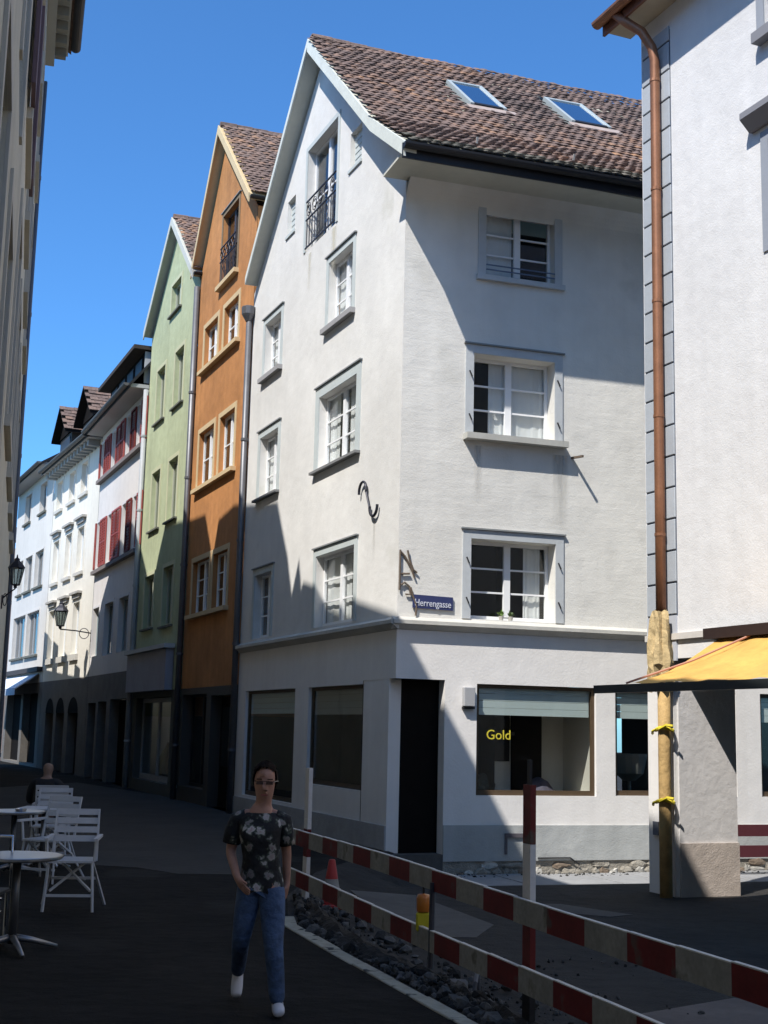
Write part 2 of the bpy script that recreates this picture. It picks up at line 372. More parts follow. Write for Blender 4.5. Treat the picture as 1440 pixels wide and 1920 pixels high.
# ------------------------------------------------------------------ ground
def kx(y):
    pts = [(-40, 17.7), (9.0, .43), (10.94, -.26), (12.5, -.79), (14.6, -.95), (17, -.75), (19.9, .02), (20.2, .1), (90, .1)]
    return lin(pts, y)
def sstep(t): t = max(0, min(1, t)); return t*t*(3-2*t)
def work_z(x, y):
    d = x-kx(y)
    ob = (x-PC[0])*nB.x+(y-PC[1])*nB.y
    return -.2*sstep(d/.9)-(.15*sstep((2.6-ob)/1.2) if x > .2 else 0)*sstep(d/.9)
YS = [-60, -20, -5, 0, 3, 5, 6]+[7+.25*i for i in range(56)]+[21.5, 24, 30, 45, 90, 160]
road = MB(); work = MB()
for a, b in zip(YS, YS[1:]):
    for (x0, x1) in ((-90, -30), (-30, -12), (-12, -6), (-6, -3), (-3, None)):
        A = [x0, kx(a) if x1 is None else x1]; B = [x0, kx(b) if x1 is None else x1]
        road.quad((A[0], a, 0), (A[1], a, 0), (B[1], b, 0), (B[0], b, 0))
    xs = [0, .1, .2, .3, .45, .6, .75, .9, 1.2, 1.7, 2.4, 3.2, 4.2, 6, 9, 20, 60]
    for p, q in zip(xs, xs[1:]):
        vs = [(kx(y)+d, y, work_z(kx(y)+d, y)) for y, d in ((a, p), (a, q), (b, q), (b, p))]
        work.quad(*vs)
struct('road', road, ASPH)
struct('work_area_ground', work, WORKG)
# concrete pavement along the side front and loose patches
pv = MB(); pv.box(FB, .1, 10.9, .0, 1.5, -.5, -.362); pvo = struct('pavement', pv, CONC)
for i in range(14):
    u0 = .1+.75*i; z = -.340+.006*(i % 3)
    for k in range(2): MB().box(FB, u0, u0+.738, .012+.78*k, .78+.76*k+.05*math.sin(i*1.7), -.42, z+.003*k).build('paving_slab', CONC, pvo, bevel=.005)
def patch(name, poly, m, dz=.006):
    mb = MB(); mb.prism([(x, y, max(work_z(x, y), -.2)+dz-.03) for x, y in poly], (0, 0, .03)); struct(name, mb, m)
patch('pavement_patch', [(-.3, 16.2), (.5, 16.5), (1.25, 14.2), (1.0, 13.3), (.45, 13.3), (.1, 14.6)], CONCD)
patch('pavement_patch', [(1.85, 16.0), (2.2, 16.0), (2.9, 15.2), (2.6, 15.0), (2.0, 15.3)], CONCD)
patch('pavement_patch', [(1.9, 9.9), (2.8, 10.6), (4.2, 10.2), (3.4, 8.6), (2.2, 8.8)], M('concrete_warm', (.14, .12, .11), .9, .25, 2, .5, 50))
# kerb stones: each its own stone
ki = 0; kerb = thing('kerb', 'pale worn kerb line bending along the dug up edge of the dark lane', 'kerb', (kx(11), 11, 0)); y = 6.2
while y < 12.5:
    L = .62; y2 = y+L; p = Vector((kx(y), y, 0)); q = Vector((kx(y2-.012), y2-.012, 0)); t = (q-p).normalized(); s = Vector((t.y, -t.x, 0))
    wv = .062+random.uniform(-.006, .006); mb = MB()
    mb.prism([p-s*wv+Vector((0, 0, -.16)), p+s*wv+Vector((0, 0, -.16)), q+s*wv+Vector((0, 0, -.16)), q-s*wv+Vector((0, 0, -.16))], (0, 0, .166+random.uniform(0, .008)))
    mb.build('kerb_stone', KERB, kerb, bevel=.006); y = y2
# worn paint dashes and repairs on the lane
patchp = [(-7.5, 17.2), (-3.9, 17.25), (-3.0, 17.0), (-2.4, 16.4), (-1.6, 16.5), (-1.2, 17.5), (-1.6, 24), (-5, 33), (-9, 40), (-12, 30)]
struct('road_repair', MB().prism([(x, y, .001) for x, y in patchp], (0, 0, .004)), M('asphalt_grey', (.046, .0435, .040), .9, .3, 1.2, .8, 60))

# ------------------------------------------------------------------ white corner house
def pA(u, o, z): return FA.pt(u, o, z)
H = thing('corner_house', 'white four storey corner house with steep tiled gable and two skylights behind the barrier', 'house', (PC[0], PC[1], 0))
E_, K_, R_, L_ = (-1.14, .5, 10.6), (.55, .40, 11.75), (4.25, .32, 15.06), (8.25, .24, 11.48)
topA = [(0, 11.12), (.55, 11.55), (4.25, 14.84), (8.42, 11.2)]
OA = [(2.3, 3.55, 9.05, 10.3), (1.95, 3.85, 6.42, 7.8), (1.85, 3.75, 3.55, 4.83), (6.35, 7.45, 9.05, 10.22), (6.28, 7.5, 6.45, 7.75), (6.38, 7.5, 3.55, 4.85),
      (3.27, 4.98, 11.0, 13.1), (2.05, 2.62, 11.75, 12.45), (5.72, 6.22, 11.75, 12.5)]
mb = MB(); wall_cells(mb, FA, topA, 3.42, OA, r=.21); mb.build('wall', WHITE_A, H)
OB = [(1.40, 2.63, 9.12, 10.28), (1.21, 2.64, 6.45, 7.79), (1.20, 2.66, 3.52, 4.78)]
mb = MB(); wall_cells(mb, FB, [(0, 10.62), (9.2, 10.62)], 3.42, OB, r=.32)
# cove between wall and soffit
N = 8
for i in range(N):
    a0, a1 = math.pi/2*i/N, math.pi/2*(i+1)/N; R = .42
    q = [(R-R*math.cos(a), 10.22+R*math.sin(a)-.06) for a in (a0, a1)]
    mb.quad(FB.pt(.0, q[0][0]+.002, q[0][1]), FB.pt(9.2, q[0][0]+.002, q[0][1]), FB.pt(9.2, q[1][0]+.002, q[1][1]), FB.pt(0, q[1][0]+.002, q[1][1]))
mb.build('wall', WHITE_B, H)
# ground floor: band, piers, shop openings
mb = MB()
wall_cells(mb, FA, [(.25, 2.56), (8.42, 2.56)], -.3, [(4.7, 7.85, .42, 2.5), (1.3, 3.95, .82, 2.5)], r=.12)
mb.quad(FA.pt(0, 0, 2.56), FA.pt(8.42, 0, 2.56), FA.pt(8.42, 0, 3.40), FA.pt(0, 0, 3.40))
wall_cells(mb, FB, [(.80, 2.56), (9.2, 2.56)], -.45, [(1.33, 3.38, .83, 2.52), (3.72, 5.95, .84, 2.52), (6.42, 8.5, .84, 2.52)], r=.12)
mb.quad(FB.pt(0, 0, 2.56), FB.pt(9.2, 0, 2.56), FB.pt(9.2, 0, 3.40), FB.pt(0, 0, 3.40))
# entrance jambs and ceiling
mb.quad(FA.pt(.25, 0, -.05), FA.pt(.25, -.2, -.05), FA.pt(.25, -.2, 2.56), FA.pt(.25, 0, 2.56))
mb.quad(FB.pt(.8, 0, -.5), FB.pt(.8, -.25, -.5), FB.pt(.8, -.25, 2.56), FB.pt(.8, 0, 2.56))
mb.build('shopfront_wall', BAND, H)
mb = MB()
mb.add([FB.pt(0, 0, 2.555), FB.pt(.8, 0, 2.555), FB.pt(.8, -1.3, 2.555), FB.pt(-.1, -1.3, 2.555)], [(0, 1, 2, 3)])
mb.quad(FB.pt(.8, -.25, -.3), FB.pt(.8, -1.3, -.3), FB.pt(.8, -1.3, 2.555), FB.pt(.8, -.25, 2.555))
mb.quad(FB.pt(.8, -1.3, -.3), FB.pt(-.1, -1.3, -.3), FB.pt(-.1, -1.3, 2.555), FB.pt(.8, -1.3, 2.555))
mb.quad(FA.pt(.25, -.2, -.3), FA.pt(.25, -1.3, -.3), FA.pt(.25, -1.3, 2.555), FA.pt(.25, -.2, 2.555))
mb.build('entrance_recess', DARKWOOD, H)
MB().box(FB, -.02, .795, -.5, -.40, 1.95, 2.552).build('shutter_box', M('shutterbox', (.012, .011, .010), .7), H)
dr = MB().box(FB, .12, .78, -.86, -.80, -.02, 1.93).build('door', M('door_dark', (.014, .012, .011), .45, .2, 5), H)
for a, b in ((.0, .9), (1.0, 1.8)): MB().box(FB, .22, .68, -.80, -.785, a+.08, b).build('panel', DARKWOOD, dr)
MB().tube([FB.pt(.2, -.78, .95), FB.pt(.2, -.74, .95), FB.pt(.32, -.74, .95)], .012).build('handle', CHROME, dr)
MB().box(FB, .0, .8, -1.25, .02, -.5, -.04).build('doorstep', CONCD, H)
# plinth
mb = MB(); mb.box(FA, .25, 8.42, .001, .03, -.3, .36); mb.build('plinth', PLINTH, H)
mb = MB(); mb.box(FB, .80, 9.2, .001, .03, -.14, .39); mb.build('plinth', M('plinth_pale', (.44, .45, .44), .9, .13, 1.2, .4, 50, streak=.1), H)
# cornice
mb = MB()
for F, a, b in ((FA, -.09, 8.42), (FB, -.09, 9.2)):
    pr = [(0.001, 3.30), (.03, 3.31), (.10, 3.37), (.13, 3.385), (.13, 3.44), (.001, 3.50)]
    mb.prism([F.pt(a if i else a, o, z) for i, (o, z) in enumerate(pr)], F.d*(b-a))
mb.build('cornice', LEDGE, H)
# broken foundation under the side front
for row, (za, zb) in enumerate(((-.38, -.25), (-.27, -.14))):
    u = .84+.09*row
    while u < 6.9:
        w = random.uniform(.08, .30) if not row else random.uniform(.18, .55)
        if row and random.random() < .25: u += w; continue
        h0, h1 = za+random.uniform(-.02, .02), zb+random.uniform(-.03, .025)
        mb = MB(); n = 9
        top = [(u+w*(.5+.56*math.cos(2*math.pi*i/n)*random.uniform(.75, 1.05)), (h0+h1)/2+(h1-h0)*.56*math.sin(2*math.pi*i/n)*random.uniform(.45, 1.25)) for i in range(n)]
        dd = random.uniform(.015, .06)
        mb.add([FB.pt(a, random.uniform(.0, .03), z) for a, z in top]+[FB.pt(u+w/2+(a-u-w/2)*.6, dd*random.uniform(.7, 1), (h0+h1)/2+(z-(h0+h1)/2)*.6) for a, z in top]+[FB.pt(u+w/2, dd, (h0+h1)/2)],
               [(i, (i+1) % n, n+(i+1) % n, n+i) for i in range(n)]+[(n+i, n+(i+1) % n, 2*n) for i in range(n)])
        mb.build('foundation_stone', random.choice([FSTONE, BREAK, BREAK, BREAK, M('fstone_brown', (.26, .20, .15), .9, .3, 8, .6, 60)]), H); u += w*random.uniform(.85, 1.15)
MB().box(FB, .8, 9.2, -.05, .004, -.5, -.12).build('footing', BREAK, H)
# windows
wa = dict(trim=TRIM, sill=M('sill_grey', (.34, .33, .33), .8, .1, 4))
window(H, FA, *OA[0], r=.20, cols=2, rows=3, drip=True, curtain=[(0, 1)], tw=.12, **wa)
window(H, FA, *OA[1], r=.20, cols=2, rows=3, curtain=[(0, .45), (.72, 1)], tw=.19, trim=TRIM, sill=M('sill_dark', (.2, .2, .2), .8), sillw=.05, drip=True)
window(H, FA, *OA[2], r=.20, cols=2, rows=3, curtain=[(0, .3), (.35, 1)], tw=.13, trim=TRIM, drip=True)
window(H, FA, *OA[3], r=.20, cols=2, rows=3, drip=True, curtain=[(0, 1)], tw=.12, **wa)
window(H, FA, *OA[4], r=.20, cols=2, rows=3, curtain=[(0, 1)], tw=.14, drip=True, trim=TRIM, sill=M('sill_dark', (.2, .2, .2), .8), sillw=.05)
window(H, FA, *OA[5], r=.20, cols=2, rows=3, curtain=[(0, .5)], tw=.13, drip=True, trim=TRIM)
fw_ = window(H, FA, *OA[6], r=.21, cols=2, rows=2, trim=TRIM, tw=.10, name='french_window', curtain=[(0, .3)])
def railing(parent, F, u0, u1, z0, z1, o, n):
    mb = MB(); zm = z0+(z1-z0)*.62
    for z in (z0+.03, zm, z1): mb.bar(F.pt(u0, o, z), F.pt(u1, o, z), .025)
    for i in range(n):
        u = u0+(u1-u0)*(i+.5)/n; mb.bar(F.pt(u, o, z0+.03), F.pt(u, o, zm), .018)
    for i in range(n//2):
        u = u0+(u1-u0)*(i+.5)/(n//2); r = (u1-u0)/n*.95
        for k in (0, 1):
            pts = [F.pt(u+math.cos(t)*r*.9*(1-t/9), o, zm+(z1-zm)*.5+math.sin(t+k*3.1)*(z1-zm)*.45*(1-t/9)) for t in [x*.7 for x in range(9)]]
            mb.tube(pts, .010, 5)
    return mb.build('railing', IRON, parent)
railing(fw_, FA, 3.30, 4.96, 11.03, 12.02, .02, 11)
for q in (OA[7], OA[8]):
    nb = MB(); nb.box(FA, q[0]+.002, q[1]-.002, -.12, -.09, q[2]+.002, q[3]-.002)
    for k in range(1, 6): z = q[2]+(q[3]-q[2])*k/6; nb.box(FA, q[0]+.03, q[1]-.03, -.089, -.08, z-.03, z+.03)
    nb.build('attic_shutter', TRIM, H)
    MB().box(FA, q[0]-.04, q[1]+.04, .001, .03, q[2]-.06, q[2]-.003).build('sill', TRIM, H)
wB1 = window(H, FB, *OB[0], r=.20, cols=2, rows=3, trim=TRIMB, tw=.14, sill=TRIMB, sillw=.09, silld=.08, curtain=[(0, .45)])
mb = MB()
for z in (9.22, 9.30): mb.bar(FB.pt(1.40, .03, z), FB.pt(2.63, .03, z), .018)
mb.build('window_guard', M('guard_blue', (.12, .16, .24), .5), wB1)
wB2 = window(H, FB, *OB[1], r=.32, cols=2, rows=3, trim=TRIMB, tw=.14, drip=True, sill=M('sill_stone', (.46, .45, .41), .85, .12, 3), sillw=.10, silld=.19, curtain=[(.28, .5), (.52, .97)])
wB3 = window(H, FB, *OB[2], r=.32, cols=2, rows=3, trim=TRIMB, tw=.14, drip=True, curtain=[(.72, .92)])
for w_, q in ((wB2, OB[1]), (wB3, OB[2])):
    for uu in (q[0]-.06, q[1]+.06):
        for zz in (q[2]+.28, q[3]-.35):
            MB().bar(FB.pt(uu-.02, .03, zz+.05), FB.pt(uu+.02, .045, zz-.05), .022).build('shutter_hinge', DARKM, w_)
# shop windows
def shop(F, q, blind, r, cols=1, m=None):
    w_ = window(H, F, *q, r=r, cols=cols, rows=1, fm=BROWNFR, gm=GLD, name='shop_window', fw=.06)
    if blind:
        mb = MB(); z1, z0 = blind; n = 4
        for k in range(n): a = z0+(z1-z0)*k/n; mb.box(F, q[0]+.08, q[1]-.08, -r-.0, -r+.014, a+.002, z0+(z1-z0)*(k+1)/n-.002)
        mb.build('blind', m or BLIND, w_)
    return w_
BLD = M('blind_dark', (.34, .34, .30), .8, .05, 3)
shop(FA, (4.7, 7.85, .42, 2.5), (2.46, 2.04), .12)
shop(FA, (1.3, 3.95, .82, 2.5), (2.47, 2.02), .12, m=BLD)
ws = shop(FB, (1.33, 3.38, .83, 2.52), (2.49, 2.05), .12)
shop(FB, (3.72, 5.95, .84, 2.52), (2.49, 2.05), .12)
shop(FB, (6.42, 8.5, .84, 2.52), (2.49, 2.05), .12)
text_mesh('lettering', 'Gold', FB, 1.53, -.072, 1.68, .21, M('gold_letter', (.62, .52, .05), .5), ws, width=.40, depth=.003)
# rooms behind the glass
mb = MB()
mb.quad(FA.pt(.4, -1.9, -.1), FA.pt(8.42, -1.9, -.1), FA.pt(8.42, -1.9, 10.9), FA.pt(.4, -1.9, 10.9))
mb.quad(FA.pt(2.2, -1.5, 10.9), FA.pt(6.5, -1.5, 10.9), FA.pt(6.5, -1.5, 13.3), FA.pt(2.2, -1.5, 13.3))
mb.quad(FB.pt(.9, -1.6, 3.4), FB.pt(9.2, -1.6, 3.4), FB.pt(9.2, -1.6, 10.6), FB.pt(.9, -1.6, 10.6))
for z in (3.41, 6.2, 8.85): mb.quad(FB.pt(.02, -.33, z), FB.pt(9.2, -.33, z), FB.pt(9.2, -8.4, z), FB.pt(.02, -8.4, z))
mb.quad(FB.pt(4.6, -1.4, -.3), FB.pt(9.2, -1.4, -.3), FB.pt(9.2, -1.4, 3.4), FB.pt(4.6, -1.4, 3.4))
mb.build('room_lining', ROOM, H)
dsp = MB(); dsp.box(FB, 1.30, 3.45, -1.30, -1.25, .6, 2.54); dsp.box(FB, 1.28, 1.31, -1.25, -.24, .6, 2.54); dsp.box(FB, 3.42, 3.46, -1.25, -.24, .6, 2.54)
dsp.box(FB, 1.3, 3.45, -1.25, -.25, .74, .80)
dsp.build('display_box', M('display_cream', (.66, .64, .58), .8, .06, 3), H)
mb = MB(); mb.box(FA, 1.2, 4.1, -1.4, -1.35, .6, 2.54); mb.box(FA, 1.2, 4.1, -1.35, -.25, .72, .78); mb.build('display_panel', M('display_ochre', (.26, .17, .07), .7, .35, 1.2), H)
mb = MB(); mb.box(FA, 4.6, 7.95, -1.5, -1.45, .2, 2.54); mb.build('display_panel', M('display_dim', (.12, .115, .10), .8, .3, 1.5), H)
# roof
sb = 8.9
mb = MB()
prof = [E_, K_, R_, L_]
for a, b in zip(prof, prof[1:]):
    t = [pA(a[0], a[1], a[2]), pA(b[0], b[1], b[2]), pA(b[0], -sb, b[2]), pA(a[0], -sb, a[2])]
    mb.add([*t, *[p-Vector((0, 0, .15)) for p in t]], [(0, 1, 2, 3), (7, 6, 5, 4), (0, 4, 5, 1), (1, 5, 6, 2), (2, 6, 7, 3), (3, 7, 4, 0)])
roofo = mb.build('roof', SOFFIT, H)
mb = MB()
for a, b in zip(prof, prof[1:]):
    th = .15 if b is L_ else .22; lo = [(a[0], a[1], a[2]-th), (b[0], b[1], b[2]-th-(.03 if b is R_ else 0)), (b[0], b[1], b[2]+.02), (a[0], a[1], a[2]+.02)]
    mb.prism([pA(u, o+.004, z) for u, o, z in lo], nA*.035)
mb.build('barge_board', BARGE, H)
mb = MB(); mb.box(FB, -.4, 9.2, .02, 1.12, 10.52, 10.56); mb.build('soffit', SOFFIT, H)
MB().box(FB, -.47, 9.2, 1.125, 1.16, 10.36, 10.60).build('fascia', DARKM, H)
gutter(H, FB.pt(-.48, 1.245, 10.56), FB.pt(9.2, 1.245, 10.56), .085, DARKM)
class Ax:
    def __init__(s, org, u, z): s.P = Vector(org); s.d = Vector(u).normalized(); s.z = Vector(z).normalized(); s.n = s.d.cross(s.z); s.n = s.n if s.n.z > 0 else -s.n
    def pt(s, u, o, z): return s.P+s.d*u+s.n*o+s.z*z
upL = (pA(K_[0], 0, K_[2])-pA(E_[0], 0, E_[2])); lenL = upL.length
upU = (pA(R_[0], 0, R_[2])-pA(K_[0], 0, K_[2])); lenU = upU.length
TR = [(0., (.115, .085, .072)), (.3, (.165, .115, .095)), (.58, (.205, .14, .112)), (.8, (.25, .155, .112)), (.92, (.33, .19, .115)), (1., (.42, .22, .11))]
TA = tile_mat('clay_tile', TR, False); TB = tile_mat('clay_tile_field', TR, True)
axU = Ax(pA(K_[0], 0, K_[2]), dB, upU)
sk = [(1.98, 2.70, 1.85, 3.28), (4.05, 4.88, 1.92, 3.38)]   # along, up-slope
def insU(a, b):
    a -= .42
    return not any(x0-.09 < a < x1+.09 and y0-.20 < b < y1+.03 for x0, x1, y0, y1 in sk)
tiles(H, pA(E_[0], .46, E_[2])-upL.normalized()*.06, dB, upL, 54, int((lenL)/.145)+1, .172, .145, TA, TB, 230, name='roof_tile', moss=tile_mat('clay_tile_moss', [(0., (.05, .05, .04)), (.5, (.12, .11, .085)), (1., (.22, .19, .15))], False))
tiles(H, pA(K_[0], .40, K_[2])+upU.normalized()*.02, dB, upU, 54, int(lenU/.145), .172, .145, TA, TB, 70, insU, name='roof_tile')
for i in range(25):
    s = -.28+.37*i; c = pA(4.25, -s, 15.07); mb = MB(); n = 6; ring = []
    for e in (0, .39):
        for r in (.15, .12):
            for j in range(n+1):
                an = math.pi*j/n; ring.append(c+dB*e+dA*math.cos(an)*r*(1.06 if e == 0 else 1)+Vector((0, 0, math.sin(an)*r*.8)))
    k = n+1; fs = [(j, j+1, 2*k+j+1, 2*k+j) for j in range(n)]+[(j, k+j, k+j+1, j+1) for j in range(n)]
    mb.add(ring, fs); mb.build('ridge_tile', TA, H)
for x0, x1, y0, y1 in sk:
    mb = MB(); w = .07
    mb.box(axU, x0, x0+w, .0, .14, y0, y1); mb.box(axU, x1-w, x1, .0, .14, y0, y1); mb.box(axU, x0+w, x1-w, .0, .14, y1-w, y1)
    s_ = mb.build('skylight', M('skylight_frame', (.42, .46, .45), .5, .05, 5, metal=.2), H)
    MB().box(axU, x0+w, x1-w, .0, .13, y0, y0+.10).build('skylight_apron', DARKM, s_)
    MB().box(axU, x0+w, x1-w, .112, .120, y0+.10, y1-w).build('pane', GLR, s_)
    MB().box(axU, x0-.08, x1+.16, .095, .105, y0-.22, y0-.005).build('flashing', M('flashing_lead', (.42, .33, .28), .6, .2, 6), s_)
    MB().box(axU, x0+w, x1-w, .0, .01, y0+.1, y1-w).build('blind', M('sky_in', (.05, .06, .07), .8), s_)
for u in (.9, 2.6, 4.3, 6.0):
    MB().bar(FB.pt(u, .75, 10.86+.06), FB.pt(u, .80, 11.08), .03, .02).build('snow_guard', M('snow_guard', (.4, .38, .34), .6), H)
for F, u, z0, z1, w, c in ((FB, 2.74, 4.9, 6.25, .16, (.50, .49, .46)), (FA, 3.35, 9.6, 10.95, .16, (.62, .58, .46)), (FA, 1.02, 4.4, 5.2, .07, (.62, .60, .56)), (FA, 4.7, 10.1, 10.9, .12, (.64, .61, .52)), (FB, 1.3, 5.3, 6.28, .08, (.60, .585, .55))):
    key = 'stain_%d' % int(u*100+z0*10)
    m = bpy.data.materials.new(key); m.use_nodes = True; n = m.node_tree; p_ = n.nodes['Principled BSDF']; p_.inputs['Base Color'].default_value = (*c, 1); p_.inputs['Roughness'].default_value = .95
    tc = n.nodes.new('ShaderNodeTexCoord'); sx = n.nodes.new('ShaderNodeSeparateXYZ'); n.links.new(tc.outputs['Generated'], sx.inputs[0])
    nz = n.nodes.new('ShaderNodeTexNoise'); nz.inputs['Scale'].default_value = 2.; nz.inputs['Detail'].default_value = 6
    mp = n.nodes.new('ShaderNodeMapping'); mp.inputs['Scale'].default_value = (9, 9, 1.); g_ = n.nodes.new('ShaderNodeNewGeometry'); n.links.new(g_.outputs['Position'], mp.inputs[0]); n.links.new(mp.outputs[0], nz.inputs['Vector'])
    a1 = n.nodes.new('ShaderNodeMath'); a1.operation = 'MULTIPLY'; n.links.new(sx.outputs['Z'], a1.inputs[0]); n.links.new(nz.outputs[0], a1.inputs[1])
    w1 = n.nodes.new('ShaderNodeMath'); w1.operation = 'PINGPONG'; w1.inputs[1].default_value = .5; n.links.new(sx.outputs['X'], w1.inputs[0])
    a2 = n.nodes.new('ShaderNodeMath'); a2.operation = 'MULTIPLY'; n.links.new(a1.outputs[0], a2.inputs[0]); n.links.new(w1.outputs[0], a2.inputs[1])
    n.links.new(a2.outputs[0], p_.inputs['Alpha'])
    a3 = n.nodes.new('ShaderNodeMath'); a3.operation = 'MULTIPLY'; a3.inputs[1].default_value = 3.0; a3.use_clamp = True; n.links.new(a2.outputs[0], a3.inputs[0]); n.links.new(a3.outputs[0], p_.inputs['Alpha'])
    MB().quad(F.pt(u-w, .004, z0), F.pt(u+w, .004, z0), F.pt(u+w, .004, z1), F.pt(u-w, .004, z1)).build('wall_stain', m, H)
# street name plate, ironwork and fittings
def fix(name, mb, m, label, cat, group=None, **k): return tag(mb.build(name, m, None, **k), label, cat, group)
sg = thing('street_sign', 'blue enamel street name plate with white letters beside the house corner', 'sign', FB.pt(.57, 0, 3.73))
mb = MB(); mb.prism([FB.pt(.24, .012, 3.64), FB.pt(.90, .012, 3.625), FB.pt(.90, .012, 3.83), FB.pt(.24, .012, 3.845)], nB*.02)
mb.build('plate', M('enamel_blue', (.035, .045, .13), .35, .08, 10), sg)
text_mesh('lettering', 'Herrengasse', FB, .275, .037, 3.675, .15, M('enamel_white', (.62, .64, .72), .4), sg, tilt=-.02, width=.59, depth=.003)
mb = MB()
def curl(F, u, z, r, o, a0, a1, k, n=12): return [F.pt(u+math.cos(a0+(a1-a0)*i/n)*r*(1-k*i/n), o, z+math.sin(a0+(a1-a0)*i/n)*r*(1-k*i/n)) for i in range(n+1)]
mb.tube(curl(FA, 1.45, 5.66, .16, .05, 3.4, -.2, .0), .022, 6); mb.tube([FA.pt(1.29, .05, 5.63), FA.pt(1.20, .045, 5.45), FA.pt(1.12, .05, 5.33)], .016, 6)
mb.tube(curl(FA, .96, 5.34, .17, .05, 3.1, 6.4, .1), .024, 6)
fix('wall_anchor', mb, IRON, 'S shaped black iron wall anchor on the white gable front near the corner', 'wall anchor')
mb = MB()
for pts in ([(.02, 4.5), (.10, 4.42), (.2, 4.25), (.26, 4.1)], [(.14, 4.52), (.17, 4.38), (.24, 4.22), (.30, 4.18)], [(.04, 4.15), (.18, 4.16)], [(.04, 3.98), (.10, 4.02), (.18, 3.96), (.2, 3.84), (.12, 3.84)], [(.2, 3.95), (.24, 3.82), (.28, 3.72), (.30, 3.66), (.29, 3.52)], [(.02, 4.52), (.02, 3.9)]):
    mb.tube([FB.pt(u, .03, z) for u, z in pts], .016, 5)
fix('iron_bracket', mb, RUST, 'rusty remains of an old iron sign bracket above the blue street sign', 'bracket')
mb = MB(); mb.bar(FB.pt(2.95, .01, 6.22), FB.pt(3.0, .30, 6.20), .035); fix('wall_hook', mb, RUST, 'short rusty iron hook sticking out of the wall right of the middle window', 'hook')
bx = thing('wall_box', 'small grey metal box on the white pillar left of the shop window', 'box', FB.pt(1.17, 0, 2.14))
MB().box(FB, 1.085, 1.265, .001, .10, 2.17, 2.46).build('housing', M('box_grey', (.36, .36, .37), .6), bx, bevel=.008)
MB().box(FB, 1.08, 1.27, .001, .07, 2.13, 2.165).build('base_plate', DARKM, bx)
vt = MB(); vt.box(FB, 1.80, 2.28, .031, .06, .21, .27); vt.box(FB, 1.80, 1.84, .031, .05, -.04, .21); vt.build('vent_hood', M('vent_hood', (.10, .09, .10), .7), H)
MB().tube([FB.pt(2.35, .05, -.10), FB.pt(2.9, .05, -.10), FB.pt(3.05, .06, -.2)], .012, 6).build('cable', DARKM, H)
# goods in the shop window
gi = thing('picture_board', 'dark framed board hanging inside the shop window with the gold lettering', 'board', FB.pt(2.0, -1.2, 1.3))
MB().box(FB, 1.52, 2.42, -1.24, -1.20, 1.32, 2.10).build('board', M('board_dark', (.02, .021, .024), .4, .2, 4), gi)
MB().box(FB, 1.95, 2.50, -1.195, -1.18, 1.74, 1.80).build('rail', M('rail_grey', (.10, .10, .10), .5), gi)
fix('dark_drape', MB().box(FB, 2.46, 3.0, -1.24, -1.2, .82, 2.1), M('drape', (.022, .02, .02), .9, .3, 5), 'dark drape at the back of the lettered shop window', 'drape')
for a, b, lb in ((1.82, 2.06, 'small wooden display tray at the left of the lettered shop window'), (2.30, 2.74, 'long wooden display tray in the middle of the lettered shop window'), (2.78, 3.26, 'wooden display tray at the right end of the lettered shop window')):
    mb = MB(); mb.box(FB, a, b, -.45, -.30, .80, .88); mb.box(FB, a+.02, b-.02, -.43, -.32, .881, .89)
    fix('display_tray', mb, M('tray_wood', (.42, .26, .13), .6, .2, 8), lb, 'tray', 'wooden trays in the shop window')
mb = MB(); mb.lathe(FB.pt(1.84, -.9, .80), [(.05, 0), (.17, .04), (.19, .16), (.12, .30), (.02, .34)], 12); fix('basket', mb, M('basket', (.12, .12, .09), .9, .4, 20, 1, 30), 'dark round basket standing in the lettered shop window', 'basket')
mb = MB(); mb.lathe(FB.pt(2.75, -.8, .80), [(.24, 0), (.26, .08), (.16, .22), (.05, .28), (.01, .29)], 14); fix('cushion', mb, M('cushion', (.12, .11, .15), .9, .3, 7), 'dark cushion lying on the display behind the barrier post', 'cushion')
mb = MB(); mb.lathe(FB.pt(4.35, -.7, 1.05), [(.10, 0), (.24, .12), (.30, .40), (.30, .44), (.26, .44), (.0, .30)], 16); mb.lathe(FB.pt(4.35, -.7, .80), [(.16, 0), (.16, .02), (.03, .03), (.03, .26)], 12)
fix('bowl_chair', mb, M('bowl_grey', (.16, .16, .15), .6, .1, 4), 'grey bowl shaped seat in the right hand shop window', 'seat')
